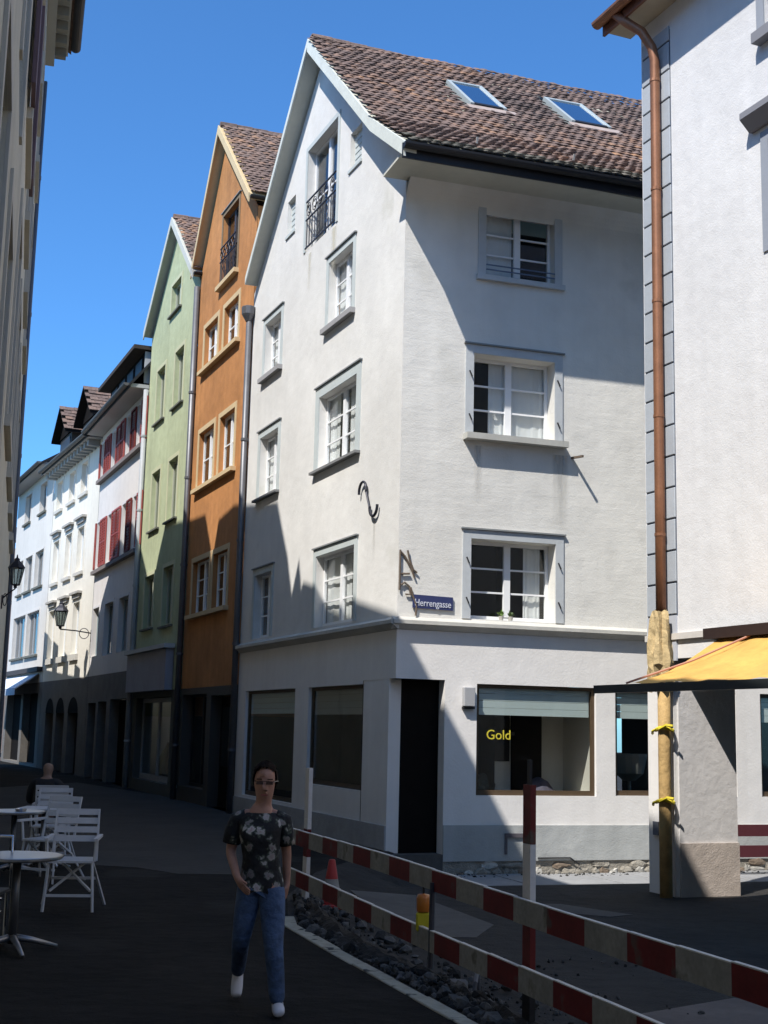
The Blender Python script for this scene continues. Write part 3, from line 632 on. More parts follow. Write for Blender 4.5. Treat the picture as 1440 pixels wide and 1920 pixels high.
# ------------------------------------------------------------------ orange and green gabled houses
def gable_house(name, label, u0, u1, apex, zl, zr, ops, wallm, trim, floor0, sillm, zwall0=2.65, oh=.22):
    T = thing(name, label, 'house', FA.pt(u0, 0, 0))
    zr_, za, zl_ = zr, apex[1], zl
    dz = .22
    top = [(u0, zr_-dz), (apex[0], za-dz-.02), (u1, zl_-dz)]
    mb = MB(); wall_cells(mb, FA, top, zwall0, ops, r=.18)
    # side and back walls so the house is a closed body
    for u in (u0+.004, u1-.004): mb.quad(FA.pt(u, -.01, 2), FA.pt(u, -8, 2), FA.pt(u, -8, lin(top, u)), FA.pt(u, -.01, lin(top, u)))
    mb.build('wall', wallm, T)
    MB().quad(FA.pt(u0+.1, -1.5, 0), FA.pt(u1-.1, -1.5, 0), FA.pt(u1-.1, -1.5, za-1.5), FA.pt(u0+.1, -1.5, za-1.5)).build('room_lining', ROOM, T)
    a, b, c = (u0-.1+.02, zr_-.0), (apex[0], za), (u1+.12, zl_)
    mb = MB()
    for p, q in ((a, b), (b, c)):
        t = [FA.pt(p[0], oh, p[1]), FA.pt(q[0], oh, q[1]), FA.pt(q[0], -8, q[1]), FA.pt(p[0], -8, p[1])]
        mb.add([*t, *[x-Vector((0, 0, .13)) for x in t]], [(0, 1, 2, 3), (7, 6, 5, 4), (0, 4, 5, 1), (1, 5, 6, 2), (2, 6, 7, 3), (3, 7, 4, 0)])
    mb.build('roof', trim, T)
    mb = MB()
    for p, q in ((a, b), (b, c)):
        mb.prism([FA.pt(p[0], oh+.003, p[1]-.2), FA.pt(q[0], oh+.003, q[1]-.22), FA.pt(q[0], oh+.003, q[1]+.02), FA.pt(p[0], oh+.003, p[1]+.02)], nA*.03)
    mb.build('barge_board', M('barge_'+name, tuple(x*1.05 for x in trim.node_tree.nodes['RGB'].outputs[0].default_value[:3]), .7, .1, 3), T)
    up = FA.pt(b[0], 0, b[1])-FA.pt(a[0], 0, a[1])
    tiles(T, FA.pt(a[0], oh-.02, a[1]), dB, up, 30, int(up.length/.145), .172, .145, TA, TB, 0, name='roof_tile')
    up2 = FA.pt(b[0], 0, b[1])-FA.pt(c[0], 0, c[1])
    MB().box(Ax(FA.pt(c[0], oh, c[1]), dB, up2), 0, 8, .0, .05, 0, up2.length).build('roof_covering', TB, T)
    gutter(T, FA.pt(a[0]-.05, oh, a[1]-.06), FA.pt(a[0]-.05, -8, a[1]-.06), .07, DARKM)
    for i in range(8):
        mb = MB(); c0 = FA.pt(apex[0], oh-.02-.4*i, za+.03)
        mb.tube([c0, c0+dB*.41], .10, 7); mb.build('ridge_tile', TA, T)
    return T
OO = [(9.62, 10.85, 10.5, 11.58), (11.40, 12.65, 10.5, 11.58), (9.55, 10.82, 7.5, 8.9), (11.32, 12.72, 7.5, 8.9), (9.65, 10.9, 4.4, 5.68), (11.22, 12.75, 4.4, 5.68), (9.95, 11.32, 12.28, 14.05)]
HO = gable_house('orange_house', 'narrow orange gabled house with sand coloured window frames between green and white houses', 8.44, 13.38, (11.35, 16.4), 13.35, 13.5, OO, ORANGE, ORTRIM, 2.6, ORTRIM)
for i in (0, 2, 4):
    for q in (OO[i], OO[i+1]):
        window(HO, FA, *q, r=.17, cols=2, rows=2 if i < 4 else 3, trim=ORTRIM, tw=.12, curtain=[(0, .4)] if i < 4 else None)
    MB().box(FA, OO[i][0]-.2, OO[i+1][1]+.2, -.02, .12, OO[i][2]-.10, OO[i][2]-.004).build('sill', ORTRIM, HO)
fo = window(HO, FA, *OO[6], r=.17, cols=2, rows=2, trim=M('trim_brown', (.24, .17, .10), .8, .1, 3), tw=.10, name='french_window', fm=M('frame_dark', (.06, .05, .05), .5), drip=True)
railing(fo, FA, 9.98, 11.30, 12.3, 13.2, .06, 10)
MB().box(FA, 9.8, 11.45, -.02, .12, 12.17, 12.275).build('sill', ORTRIM, HO)
mb = MB(); wall_cells(mb, FA, [(8.44, 2.65), (13.38, 2.65)], -.1, [(8.75, 10.55, .0, 2.45), (10.95, 13.15, .35, 2.5)], r=.3)
mb.build('shopfront_wall', M('shop_dark', (.06, .055, .05), .6, .1, 3), HO)
sd = MB().box(FA, 8.78, 10.52, -.28, -.24, .02, 2.43).build('door', DARKWOOD, HO)
MB().box(FA, 8.95, 9.55, -.235, -.22, .9, 2.2).build('pane', GLD, sd); MB().box(FA, 9.75, 10.35, -.235, -.22, .9, 2.2).build('pane', GLD, sd)
sw = window(HO, FA, 10.95, 13.15, .35, 2.5, r=.3, cols=2, rows=1, fm=DARKM, gm=GLD, name='shop_window')
MB().box(FA, 11.9, 13.1, -.75, -.7, .9, 2.45).build('display_panel', M('panel_pale', (.30, .31, .36), .8, .2, 1.5), sw)
OG = [(14.78, 15.78, 10.22, 11.78), (16.93, 17.95, 10.22, 11.78), (14.85, 15.9, 7.12, 8.78), (16.9, 17.93, 7.12, 8.78), (14.75, 15.9, 4.32, 5.88), (17.0, 18.15, 4.38, 5.85), (15.5, 16.62, 13.05, 13.92)]
HG = gable_house('green_house', 'pale green gabled house with deep set windows between the orange house and red shuttered house', 13.40, 19.0, (16.1, 15.75), 13.25, 13.32, OG, GREEN, M('trim_grey2', (.50, .50, .45), .8, .08, 2), 2.6, GRTRIM)
for k, q in enumerate(OG):
    w_ = window(HG, FA, *q, r=.17, cols=2, rows=1, trim=GRTRIM, tw=.11, fm=M('frame_green', (.42, .43, .33), .6), curtain=[(.0, .8)] if k < 4 else None, sill=M('sill_dk', (.13, .13, .11), .8), sillw=.05, silld=.08)
mb = MB(); wall_cells(mb, FA, [(13.40, 2.65), (19.0, 2.65)], -.1, [(14.35, 18.5, .3, 2.48)], r=.25); mb.build('shopfront_wall', M('shop_olive', (.09, .09, .08), .8, .1, 3), HG)
sw = window(HG, FA, 14.35, 18.5, .3, 2.48, r=.25, cols=2, rows=1, fm=M('frame_pale', (.30, .30, .31), .5), gm=GLD, name='shop_window', fw=.12)
for k in range(7):
    u = 14.9+.5*k; mb = MB(); mb.lathe(FA.pt(u, -.7, .4), [(.12, 0), (.16, .2), (.10, .5+.1*(k % 3)), (.02, .7+.1*(k % 3))], 8); mb.build('display_goods', M('goods%d' % (k % 3), ((.10, .12, .07), (.12, .10, .10), (.07, .09, .10))[k % 3], .8, .3, 9), sw)
sgn = thing('awning_box', 'grey lavender shop blind panel hanging over the green house shop window', 'awning', FA.pt(16.6, .1, 2.62))
MB().box(FA, 14.25, 19.0, .02, .22, 2.64, 3.68).build('panel', M('panel_lav', (.36, .35, .40), .8, .12, 1.2), sgn)
MB().box(FA, 14.15, 19.1, .02, .30, 3.69, 3.80).build('top_cover', M('panel_top', (.5, .5, .5), .7), sgn)
# ------------------------------------------------------------------ far row
Q = FA.pt(26.33, 0, 0); FW = Fr((Q.x, Q.y), -25, -1)
def eave_house(name, label, F, u0, u1, zs, ops, wallm, gops, gm, oh=.6, ridge=4.2, depth=6):
    T = thing(name, label, 'house', F.pt(u0, 0, 0))
    mb = MB(); wall_cells(mb, F, [(u0, zs), (u1, zs)], 3.3, ops, r=.22)
    for u in (u0+.004, u1-.004): mb.quad(F.pt(u, -.01, 0), F.pt(u, -depth, 0), F.pt(u, -depth, zs), F.pt(u, -.01, zs))
    mb.build('wall', wallm, T)
    mb = MB(); wall_cells(mb, F, [(u0, 3.3), (u1, 3.3)], -.2, gops, r=.35); mb.build('ground_floor_wall', gm, T)
    MB().quad(F.pt(u0, -1.3, -.1), F.pt(u1, -1.3, -.1), F.pt(u1, -1.3, zs), F.pt(u0, -1.3, zs)).build('room_lining', ROOM, T)
    mb = MB(); mb.box(F, u0, u1, .003, oh, zs-.05, zs+.06); mb.build('soffit', M('soffit_far', (.36, .36, .36), .8), T)
    mb = MB(); a, b = (oh+.05, zs+.05), (-depth, zs+ridge)
    t = [F.pt(u0-.05, a[0], a[1]), F.pt(u1+.05, a[0], a[1]), F.pt(u1+.05, b[0], b[1]), F.pt(u0-.05, b[0], b[1])]
    mb.add([*t, *[p-Vector((0, 0, .12)) for p in t]], [(0, 1, 2, 3), (7, 6, 5, 4), (0, 4, 5, 1), (1, 5, 6, 2), (2, 6, 7, 3), (3, 7, 4, 0)])
    mb.build('roof', DARKM, T)
    gutter(T, F.pt(u0, oh+.12, zs+.06), F.pt(u1, oh+.12, zs+.06), .09, M('gutter_far', (.10, .10, .10), .6))
    return T
def dormer(T, F, u0, u1, o0, o1, z0, z1, m):
    mb = MB(); mb.box(F, u0, u1, o1, o0, z0, z1); d = mb.build('dormer', m, T)
    um = (u0+u1)/2; mb = MB(); e = .25; zt = z1+(u1-u0)*.5; of_ = o0+.35
    for s in (u0-e, u1+e):
        t = [F.pt(s, of_, z1-.1), F.pt(um, of_, zt), F.pt(um, o1, zt), F.pt(s, o1, z1-.1)]
        mb.add([*t, *[p+Vector((0, 0, .1)) for p in t]], [(0, 1, 2, 3), (7, 6, 5, 4), (0, 4, 5, 1), (1, 5, 6, 2), (2, 6, 7, 3), (3, 7, 4, 0)])
    mb.prism([F.pt(u0, o0+.01, z1-.002), F.pt(u1, o0+.01, z1-.002), F.pt(um, o0+.01, zt-.12)], F.n*.05)
    r_ = mb.build('dormer_roof', DARKWOOD, d)
    up = F.pt(um, 0, zt)-F.pt(u0-e, 0, z1-.1); al = -F.n; lv = rest_tiles(F.pt(u0-e, of_+.02, z1), al, up, int((of_-o1)/.3), int(up.length/.26), .30, .26)
    o = lv.build('tile_field', TB, d); o['kind'] = 'stuff'
    MB().box(F, u0+.2, u1-.2, o0+.003, o0+.03, z0+.3, z1-.15).build('dormer_window', M('dormer_pane', (.03, .03, .035), .5), d)
    return d
def rest_tiles(org, al, up, nc, nr, tw, ex):
    al = al.normalized(); up = up.normalized(); nr_ = al.cross(up).normalized(); nr_ = nr_ if nr_.z > 0 else -nr_; mb = MB()
    for j in range(nr):
        for i in range(nc):
            p = org+al*((i+(.5 if j % 2 else 0))*tw)+up*(j*ex)+nr_*(.05+random.uniform(0, .03))
            q = [p, p+al*tw*.96, p+al*tw*.96+up*ex*1.3-nr_*.04, p+up*ex*1.3-nr_*.04]; mb.add(q+[x-nr_*.03 for x in q], [(0, 1, 2, 3), (0, 4, 5, 1), (1, 5, 6, 2), (3, 7, 4, 0)])
    return mb
ORd = [(21.25, 22.0, 10.02, 11.32), (23.55, 24.3, 10.02, 11.28), (25.55, 26.2, 10.0, 11.25), (21.25, 22.0, 6.9, 8.5), (23.55, 24.3, 6.9, 8.5), (25.55, 26.2, 6.9, 8.5), (19.75, 20.35, 10.02, 11.32), (19.75, 20.35, 6.9, 8.5),
       (20.3, 21.7, 3.9, 5.55), (22.6, 24.0, 3.9, 5.55), (25.0, 26.1, 3.95, 5.55)]
HR = eave_house('red_shuttered_house', 'white plastered house with red louvred shutters left of the green house', FA, 19.04, 26.3, 11.6, ORd, PINKW, [(19.9, 22.3, 0, 2.5), (22.9, 24.3, 0, 2.45), (24.7, 26.1, .0, 2.42)], M('ground_stone', (.17, .155, .14), .9, .2, 2, .5, 30), oh=.55, ridge=8.2)
def shutter(T, F, u0, u1, z0, z1):
    mb = MB(); o = .03
    mb.box(F, u0, u0+.05, o, o+.05, z0, z1); mb.box(F, u1-.05, u1, o, o+.05, z0, z1)
    for z in (z0, (z0+z1)/2-.03, z1-.06): mb.box(F, u0+.05, u1-.05, o, o+.048, z, z+.06)
    n = 16
    for k in range(n):
        z = z0+.08+(z1-z0-.16)*k/n; mb.add([F.pt(u0+.05, o+.012, z+.055), F.pt(u1-.05, o+.012, z+.055), F.pt(u1-.05, o+.042, z), F.pt(u0+.05, o+.042, z)], [(0, 1, 2, 3)])
    mb.build('shutter', REDSH, T)
for k, q in enumerate(ORd):
    w_ = window(HR, FA, *q, r=.2, cols=2, rows=3 if k < 8 else 1, trim=M('trim_far', (.62, .60, .60), .8), tw=.08, fm=FRAME if k < 8 else M('frame_bluish', (.30, .36, .37), .6), curtain=[(0, 1)] if k < 8 else None)
    if k < 8:
        shutter(HR, FA, q[0]-.80, q[0]-.10, q[2], q[3]); shutter(HR, FA, q[1]+.10, min(q[1]+.80, 26.28), q[2], q[3])
for z in (9.93, 6.8): MB().box(FA, 19.3, 26.25, .003, .16, z-.10, z+.02).build('string_course', M('course_dk', (.20, .17, .16), .8), HR)
for k, q in enumerate(((19.9, 22.3, 2.5), (22.9, 24.3, 2.45), (24.7, 26.1, 2.42))): MB().box(FA, q[0]+.01, q[1]-.01, -.33, -.29, 0, q[2]-.02).build('door', DARKWOOD, HR)
dd_ = MB().box(FA, 19.25, 24.6, -2.5, .12, 11.72, 12.75).build('dormer', DARKWOOD, HR)
MB().box(FA, 19.1, 24.9, -2.6, .50, 12.752, 12.87).build('dormer_roof', M('dormer_roof_dk', (.05, .04, .035), .9, .2, 5), dd_)
MB().box(FA, 19.2, 19.245, -2.4, .14, 11.75, 12.72).build('dormer_cheek', M('dormer_cheek', (.42, .43, .44), .7, .1, 3), dd_)
for k in range(4): MB().box(FA, 19.6+1.25*k, 20.5+1.25*k, .125, .15, 11.9, 12.6).build('dormer_window', M('dormer_pane', (.03, .03, .035), .5), dd_)
OW = []
for u in (2.0, 4.1, 6.4):
    OW += [(u, u+1.05, 9.95, 11.1), (u, u+1.05, 7.08, 8.72), (u, u+1.05, 4.15, 6.0)]
gm_ = MATS['ground_stone']
HW = eave_house('white_arcade_house', 'bright white house with three dark arched openings at street level in the far row', FW, .02, 8.1, 11.55, OW, WARMW, [(1.3, 2.95, 0, 2.1), (3.6, 5.05, 0, 2.1), (5.5, 7.0, 0, 2.1)], gm_, oh=.5)
for k, q in enumerate(OW):
    w_ = window(HW, FW, *q, r=.2, cols=1, rows=1, trim=WARMW, tw=.12, fm=FRAME, curtain=[(0, 1)])
    if k % 3:
        mb = MB(); mb.box(FW, q[0]-.2, q[1]+.2, .001, .17, q[3]+.28, q[3]+.36); mb.box(FW, q[0]-.05, q[1]+.05, .001, .09, q[3]+.13, q[3]+.278); mb.build('window_hood', M('hood_far', (.40, .38, .35), .8, .2, 5), w_)
    MB().box(FW, q[0]-.15, q[1]+.15, -.02, .09, q[2]-.12 if k % 3 != 2 else q[2]-.22, q[2]-.004).build('sill', M('sill_far', (.50, .48, .44), .8), w_)
for a, b in ((1.3, 2.95), (3.6, 5.05), (5.5, 7.0)):
    mb = MB(); n = 10; c = (a+b)/2; r = (b-a)/2
    for k in range(n):
        a0, a1 = math.pi*k/n, math.pi*(k+1)/n
        mb.quad(FW.pt(c+r*math.cos(a0), .012, 2.1+.55*math.sin(a0)), FW.pt(c+r*math.cos(a1), .012, 2.1+.55*math.sin(a1)), FW.pt(c+r*math.cos(a1), .012, 2.1), FW.pt(c+r*math.cos(a0), .012, 2.1))
    mb.box(FW, a+.02, b-.02, -.34, -.3, 0, 2.1)
    mb.build('arch_infill', DARKWOOD, HW)
for k in range(14): MB().box(FW, .3+.56*k, .55+.56*k, .02, .42, 11.28, 11.5).build('eave_bracket', M('bracket_far', (.30, .30, .29), .8), HW)
OY = [(9.7, 11.1, 10.35, 11.6), (13.2, 14.6, 10.35, 11.6), (9.5, 11.3, 7.25, 8.75), (12.0, 13.6, 7.25, 8.75), (14.2, 15.2, 7.25, 8.75), (9.6, 12.3, 4.45, 6.25), (12.7, 15.6, 4.45, 6.25)]
HY = eave_house('grey_white_house', 'grey white house at the bend of the lane with wide dark bay of windows', FW, 8.14, 16.6, 12.0, OY, GREYW, [(8.8, 12.0, .1, 2.9), (12.5, 16.0, .1, 2.9)], gm_, oh=.55)
for k, q in enumerate(OY): window(HY, FW, *q, r=.2, cols=3 if k > 4 else 2, rows=1, trim=GREYW, tw=.08, fm=M('frame_greyish', (.34, .35, .36), .6), sill=M('sill_dk'), sillw=.09)
MB().box(FW, 8.2, 16.5, .003, .22, 3.72, 3.9).build('fascia', M('fascia_dk', (.05, .045, .045), .7), HY)
for a, b in ((8.8, 12.0), (12.5, 16.0)): MB().box(FW, a+.01, b-.01, -.33, -.3, .1, 2.9).build('door', DARKWOOD, HY)
aw = thing('far_awning', 'pale blue white shop awning on the far grey white house', 'awning', FW.pt(12, .2, 2.9))
MB().prism([FW.pt(8.8, .05, 3.65), FW.pt(8.8, .9, 3.05), FW.pt(8.8, .9, 3.0), FW.pt(8.8, .05, 3.6)], FW.d*7).build('cloth', M('awning_pale', (.62, .66, .75), .8, .1, 2), aw)
MB().box(FW, 8.8, 15.8, .9, .92, 2.78, 3.05).build('valance', M('awning_val', (.55, .6, .72), .8, .3, 4), aw)
# the house closing the view with a tiled roof
F2 = Fr((FW.pt(16.9, 0, 0).x, FW.pt(16.9, 0, 0).y), -33, -1)
HP = eave_house('end_house', 'pinkish house at the far end of the lane just beside the left facade', F2, 0.1, 12, 9.6, [(1.0, 2.2, 4.4, 6.2), (3.2, 4.4, 4.4, 6.2), (1.0, 2.2, 7, 8.6), (3.2, 4.4, 7, 8.6)], M('stucco_pink', (.52, .42, .38), .9, .1, 1), [(.6, 4.6, 0, 2.8)], gm_, oh=.4)
for q in ((1.0, 2.2, 4.4, 6.2), (3.2, 4.4, 4.4, 6.2), (1.0, 2.2, 7, 8.6), (3.2, 4.4, 7, 8.6)): window(HP, F2, *q, r=.2, cols=2, rows=2)
HT = thing('gabled_back_house', 'tiled roof of a house standing behind the grey white house', 'house', FW.pt(13, -9, 0))
MB().box(FW, 7.5, 21, -14, -8, 0, 15.2).build('wall', GREYW, HT)
ax = Ax(FW.pt(7, -7.7, 15.1), FW.d, -FW.n*3+Vector((0, 0, 2.4)))
MB().box(ax, 0, 14, 0, .15, 0, 4.2).build('roof', TB, HT)
dormer(HW, FW, 4.3, 6.7, -.7, -4.6, 12.2, 13.4, M('dormer_wood', (.08, .065, .055), .8, .2, 5)); dormer(HY, FW, 8.9, 11.2, -.7, -4.6, 12.5, 13.6, M('dormer_wood'))
# drain pipes between the houses
def drain(T, F, u, o, z0, z1, r, m, n=0):
    MB().tube([F.pt(u, o, z0), F.pt(u, o, z1)], r, 10).build('downpipe', m, T, smooth=True)
    for k in range(int((z1-z0)/2.2)): z = z0+1.3+2.2*k; MB().tube([F.pt(u, o, z-.03), F.pt(u, o, z+.03)], r*1.22, 10).build('pipe_clip', m, T)
drain(H, FA, 8.40, .10, 0, 10.6, .065, GREYPIPE); MB().lathe(FA.pt(8.40, .12, 10.55), [(.06, 0), (.15, .16), (.16, .32), (.13, .34)], 10).build('hopper', GREYPIPE, H)
drain(HO, FA, 13.36, .09, 0, 12.9, .075, GREYPIPE); drain(HR, FA, 19.02, .09, 0, 11.5, .075, M('zinc_pale', (.36, .37, .38), .5, .1, 4))

# ------------------------------------------------------------------ shaded row on the left, which throws the shadow line
FL = Fr((-.26, 0), -15.3, 1)
c15 = math.cos(RAD(15.3))
def LU(y): return y/c15
HL = thing('left_house', 'tall shaded olive house along the left edge with shutters and bracketed eaves', 'house', FL.pt(LU(12), 0, 0))
u0, u1 = LU(9.6), LU(19.2)
ol = []
for u in (u0+.7, u0+3.0, u0+5.3, u0+7.6):
    for z in (4.2, 6.8, 9.4): ol.append((u, u+1.15, z, z+1.75))
mb = MB(); wall_cells(mb, FL, [(u0, 12.23), (u1, 12.23)], -.1, ol, r=.2)
for u in (u0, u1): mb.quad(FL.pt(u, 0, -.1), FL.pt(u, -5, -.1), FL.pt(u, -5, 15.75), FL.pt(u, 0, 12.5))
mb.build('wall', M('stucco_olive_pale', (.68, .64, .52), .9, .12, .8, .3, 50, streak=.1), HL)
MB().quad(FL.pt(u0, -1.4, 0), FL.pt(u1, -1.4, 0), FL.pt(u1, -1.4, 11.8), FL.pt(u0, -1.4, 11.8)).build('room_lining', ROOM, HL)
for k, q in enumerate(ol):
    w_ = window(HL, FL, *q, r=.2, cols=2, rows=2, trim=M('trim_olive', (.50, .47, .40), .8, .1, 2), tw=.15, sill=M('trim_olive'), silld=.05)
    for a, b in (((q[0]-.62, q[0]-.16), (q[1]+.16, q[1]+.62)) if k in (2, 1) else ()):
        MB().box(FL, a, b, .03, .065, q[2], q[3]).build('shutter', M('shutter_mauve', (.14, .09, .10), .7, .1, 4), w_)
mb = MB(); mb.box(FL, u0, u1+.0, .003, .34, 12.2, 12.28); mb.box(FL, u0, u1, .003, .14, 12.0, 12.198); mb.build('soffit', M('soffit_olive', (.32, .31, .27), .8), HL)
for k in range(24):
    u = u0+.2+(u1-u0-.4)*k/23; MB().box(FL, u-.06, u+.06, .142, .31, 12.06, 12.197).build('eave_bracket', M('bracket_olive', (.22, .21, .17), .8), HL)
mb = MB(); t = [FL.pt(u0, .39, 12.30), FL.pt(u1, .39, 12.30), FL.pt(u1, -5, 15.85), FL.pt(u0, -5, 15.85)]; mb.add([*t, *[p-Vector((0, 0, .06)) for p in t]], [(0, 1, 2, 3), (7, 6, 5, 4), (0, 4, 5, 1), (1, 5, 6, 2), (2, 6, 7, 3), (3, 7, 4, 0)]); mb.build('roof', TB, HL)
gutter(HL, FL.pt(u0, .45, 12.28), FL.pt(u1-.15, .45, 12.28), .08, DARKM)
drain(HL, FL, u1-.05, .03, 0, 11.7, .03, M('pipe_blue', (.12, .14, .18), .5))
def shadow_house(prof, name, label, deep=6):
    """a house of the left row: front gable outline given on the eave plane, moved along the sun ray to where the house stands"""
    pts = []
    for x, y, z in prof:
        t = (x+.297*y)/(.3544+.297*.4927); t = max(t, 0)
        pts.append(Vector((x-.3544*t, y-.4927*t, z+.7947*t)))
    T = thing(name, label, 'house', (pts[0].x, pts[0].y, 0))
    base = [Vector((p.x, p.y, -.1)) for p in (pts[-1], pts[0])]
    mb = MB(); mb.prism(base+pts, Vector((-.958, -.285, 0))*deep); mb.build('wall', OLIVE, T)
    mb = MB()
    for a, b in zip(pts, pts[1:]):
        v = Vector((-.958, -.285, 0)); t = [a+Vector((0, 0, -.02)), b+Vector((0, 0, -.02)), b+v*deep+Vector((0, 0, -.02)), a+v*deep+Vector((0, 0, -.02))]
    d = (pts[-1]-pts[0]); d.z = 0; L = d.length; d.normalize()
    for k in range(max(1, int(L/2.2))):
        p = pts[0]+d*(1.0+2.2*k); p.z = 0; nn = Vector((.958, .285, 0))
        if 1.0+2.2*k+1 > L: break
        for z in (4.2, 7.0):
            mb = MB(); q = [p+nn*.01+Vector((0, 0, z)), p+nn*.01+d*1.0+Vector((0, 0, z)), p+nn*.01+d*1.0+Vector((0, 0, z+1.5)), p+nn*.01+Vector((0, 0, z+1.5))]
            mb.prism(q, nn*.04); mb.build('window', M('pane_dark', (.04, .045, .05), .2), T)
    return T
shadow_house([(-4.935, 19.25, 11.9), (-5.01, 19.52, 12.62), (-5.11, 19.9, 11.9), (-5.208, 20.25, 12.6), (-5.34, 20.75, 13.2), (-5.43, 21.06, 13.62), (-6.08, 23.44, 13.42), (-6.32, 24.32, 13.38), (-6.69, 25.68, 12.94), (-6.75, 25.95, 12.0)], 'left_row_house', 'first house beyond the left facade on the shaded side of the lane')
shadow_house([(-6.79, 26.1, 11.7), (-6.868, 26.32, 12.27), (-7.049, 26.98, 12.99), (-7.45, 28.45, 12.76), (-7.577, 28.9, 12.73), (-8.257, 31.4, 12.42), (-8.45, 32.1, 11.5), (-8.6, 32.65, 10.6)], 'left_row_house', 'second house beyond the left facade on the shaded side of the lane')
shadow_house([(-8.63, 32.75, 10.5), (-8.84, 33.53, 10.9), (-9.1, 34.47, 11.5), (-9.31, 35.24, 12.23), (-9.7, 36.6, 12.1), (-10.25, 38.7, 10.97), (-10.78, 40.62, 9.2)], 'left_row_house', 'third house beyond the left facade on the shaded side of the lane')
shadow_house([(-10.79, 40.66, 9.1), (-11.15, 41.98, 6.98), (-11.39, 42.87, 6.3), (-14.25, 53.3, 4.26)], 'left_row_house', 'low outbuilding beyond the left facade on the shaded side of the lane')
HN = thing('near_left_house', 'shaded house front at the very left edge of the picture', 'house', FL.pt(LU(6), 0, 0))
on = [(u, u+1.1, z, z+1.7) for u in (LU(9.5)-2.1, LU(9.5)-4.4) for z in (3.2, 5.8, 8.4, 11)]
mb = MB(); wall_cells(mb, FL, [(-25, 13.85), (LU(9.75), 13.85)], -.1, on, r=.2); mb.quad(FL.pt(LU(9.75), 0, 0), FL.pt(LU(9.75), -6, 0), FL.pt(LU(9.75), -6, 16.95), FL.pt(LU(9.75), 0, 14.05)); mb.build('wall', OLIVE, HN)
MB().quad(FL.pt(-25, -1.2, -.1), FL.pt(LU(9.7), -1.2, -.1), FL.pt(LU(9.7), -1.2, 14.2), FL.pt(-25, -1.2, 14.2)).build('room_lining', ROOM, HN)
for q in on: window(HN, FL, *q, r=.2, cols=2, rows=2, trim=M('trim_olive'), tw=.14)
mb = MB(); t = [FL.pt(-25, .5, 13.85), FL.pt(LU(9.8), .5, 13.85), FL.pt(LU(9.8), -6, 17), FL.pt(-25, -6, 17)]; mb.add([*t, *[p-Vector((0, 0, .1)) for p in t]], [(0, 1, 2, 3), (7, 6, 5, 4), (0, 4, 5, 1), (1, 5, 6, 2), (2, 6, 7, 3), (3, 7, 4, 0)]); mb.build('roof', TB, HN)

# ------------------------------------------------------------------ right hand house over an open passage
PR = (3.552, 17.476); FR = Fr(PR, 157.6, 1); nR = FR.n; dR = FR.d
HB = thing('right_house', 'white house at the right edge with grey painted corner blocks and open ground floor', 'house', FR.pt(0, 0, -.2))
OR_ = [(2.70, 3.7, 10.42, 11.5), (2.72, 3.75, 7.6, 9.0)]
mb = MB(); wall_cells(mb, FR, [(0, 11.86), (15, 11.86)], 3.06, OR_, r=.28)
for p, q in (((0, 0), (0, -8)), ((0, -8), (15, -8)), ((15, -8), (15, 0))):
    mb.quad(FR.pt(*p, 3.06), FR.pt(*q, 3.06), FR.pt(*q, 11.86), FR.pt(*p, 11.86))
mb.quad(FR.pt(0, 0, 3.06), FR.pt(15, 0, 3.06), FR.pt(15, -8, 3.06), FR.pt(0, -8, 3.06))
mb.build('wall', RWALL, HB)
for q in OR_:
    w_ = window(HB, FR, *q, r=.28, cols=2, rows=3, trim=M('trim_blue', (.30, .32, .36), .8, .06, 3), tw=.14)
    MB().box(FR, q[0]-.10 if q[3] > 10 else q[0]+.1, q[1]+.24, -.01, .14, q[2]-.14, q[2]-.004).build('sill', M('sill_blue', (.22, .22, .24), .8), w_)
    if q[3] < 10:
        mb = MB(); mb.prism([FR.pt(q[0]-.30, o, z) for o, z in ((.001, q[3]+.2), (.06, q[3]+.2), (.20, q[3]+.34), (.20, q[3]+.42), (.001, q[3]+.5))], FR.d*(q[1]-q[0]+.6)); mb.build('window_hood', M('sill_blue'), w_)
MB().quad(FR.pt(2, -1.2, 3.1), FR.pt(6, -1.2, 3.1), FR.pt(6, -1.2, 11.5), FR.pt(2, -1.2, 11.5)).build('room_lining', ROOM, HB)
# corner pier of the passage
mb = MB(); mb.box(FR, 0, .58, -.95, 0, -.4, 3.058); mb.box(FR, .581, 15, -.30, -.003, 2.78, 3.058); mb.build('pier', BAND, HB)
MB().box(FR, .581, .60, -.95, -.06, -.4, 2.775).build('roughcast', ROUGH, HB)
MB().box(FR, .601, .625, -.955, -.05, -.4, .46).build('plinth', BEIGE, HB)
MB().box(FR, .581, 15, -8, -.302, 2.9, 3.05).build('passage_ceiling', M('ceiling_dk', (.30, .29, .28), .9), HB)
for s in (6.2, 11.5): MB().box(FR, s, s+.6, -.95, 0, -.4, 2.776).build('pier', BAND, HB)
MB().box(FR, 4.6, 15, -8, -7.9, -.4, 2.9).build('back_wall', RWALL, HB)
MB().box(FR, .04, .69, .001, .022, 2.75, 3.335).build('corner_panel', M('quoin_plain', (.46, .48, .53), .8, .08, 2), HB)
z = 3.355; k = 0
while z < 11.5:
    h = .42; MB().box(FR, .04, .70 if k % 2 else .69, .001, .024, z, min(z+h-.024, 11.55)).build('quoin', QUOIN, HB, bevel=.006); z += h; k += 1
MB().box(FR, .03, .705, .0006, .0012, 3.33, 11.5).build('quoin_joint', M('joint_dark', (.10, .12, .16), .8), HB)
MB().box(FR, .005, 15, .002, .04, 3.02, 3.10).build('ledge', M('ledge_cream', (.62, .58, .53), .8, .1, 2), HB)
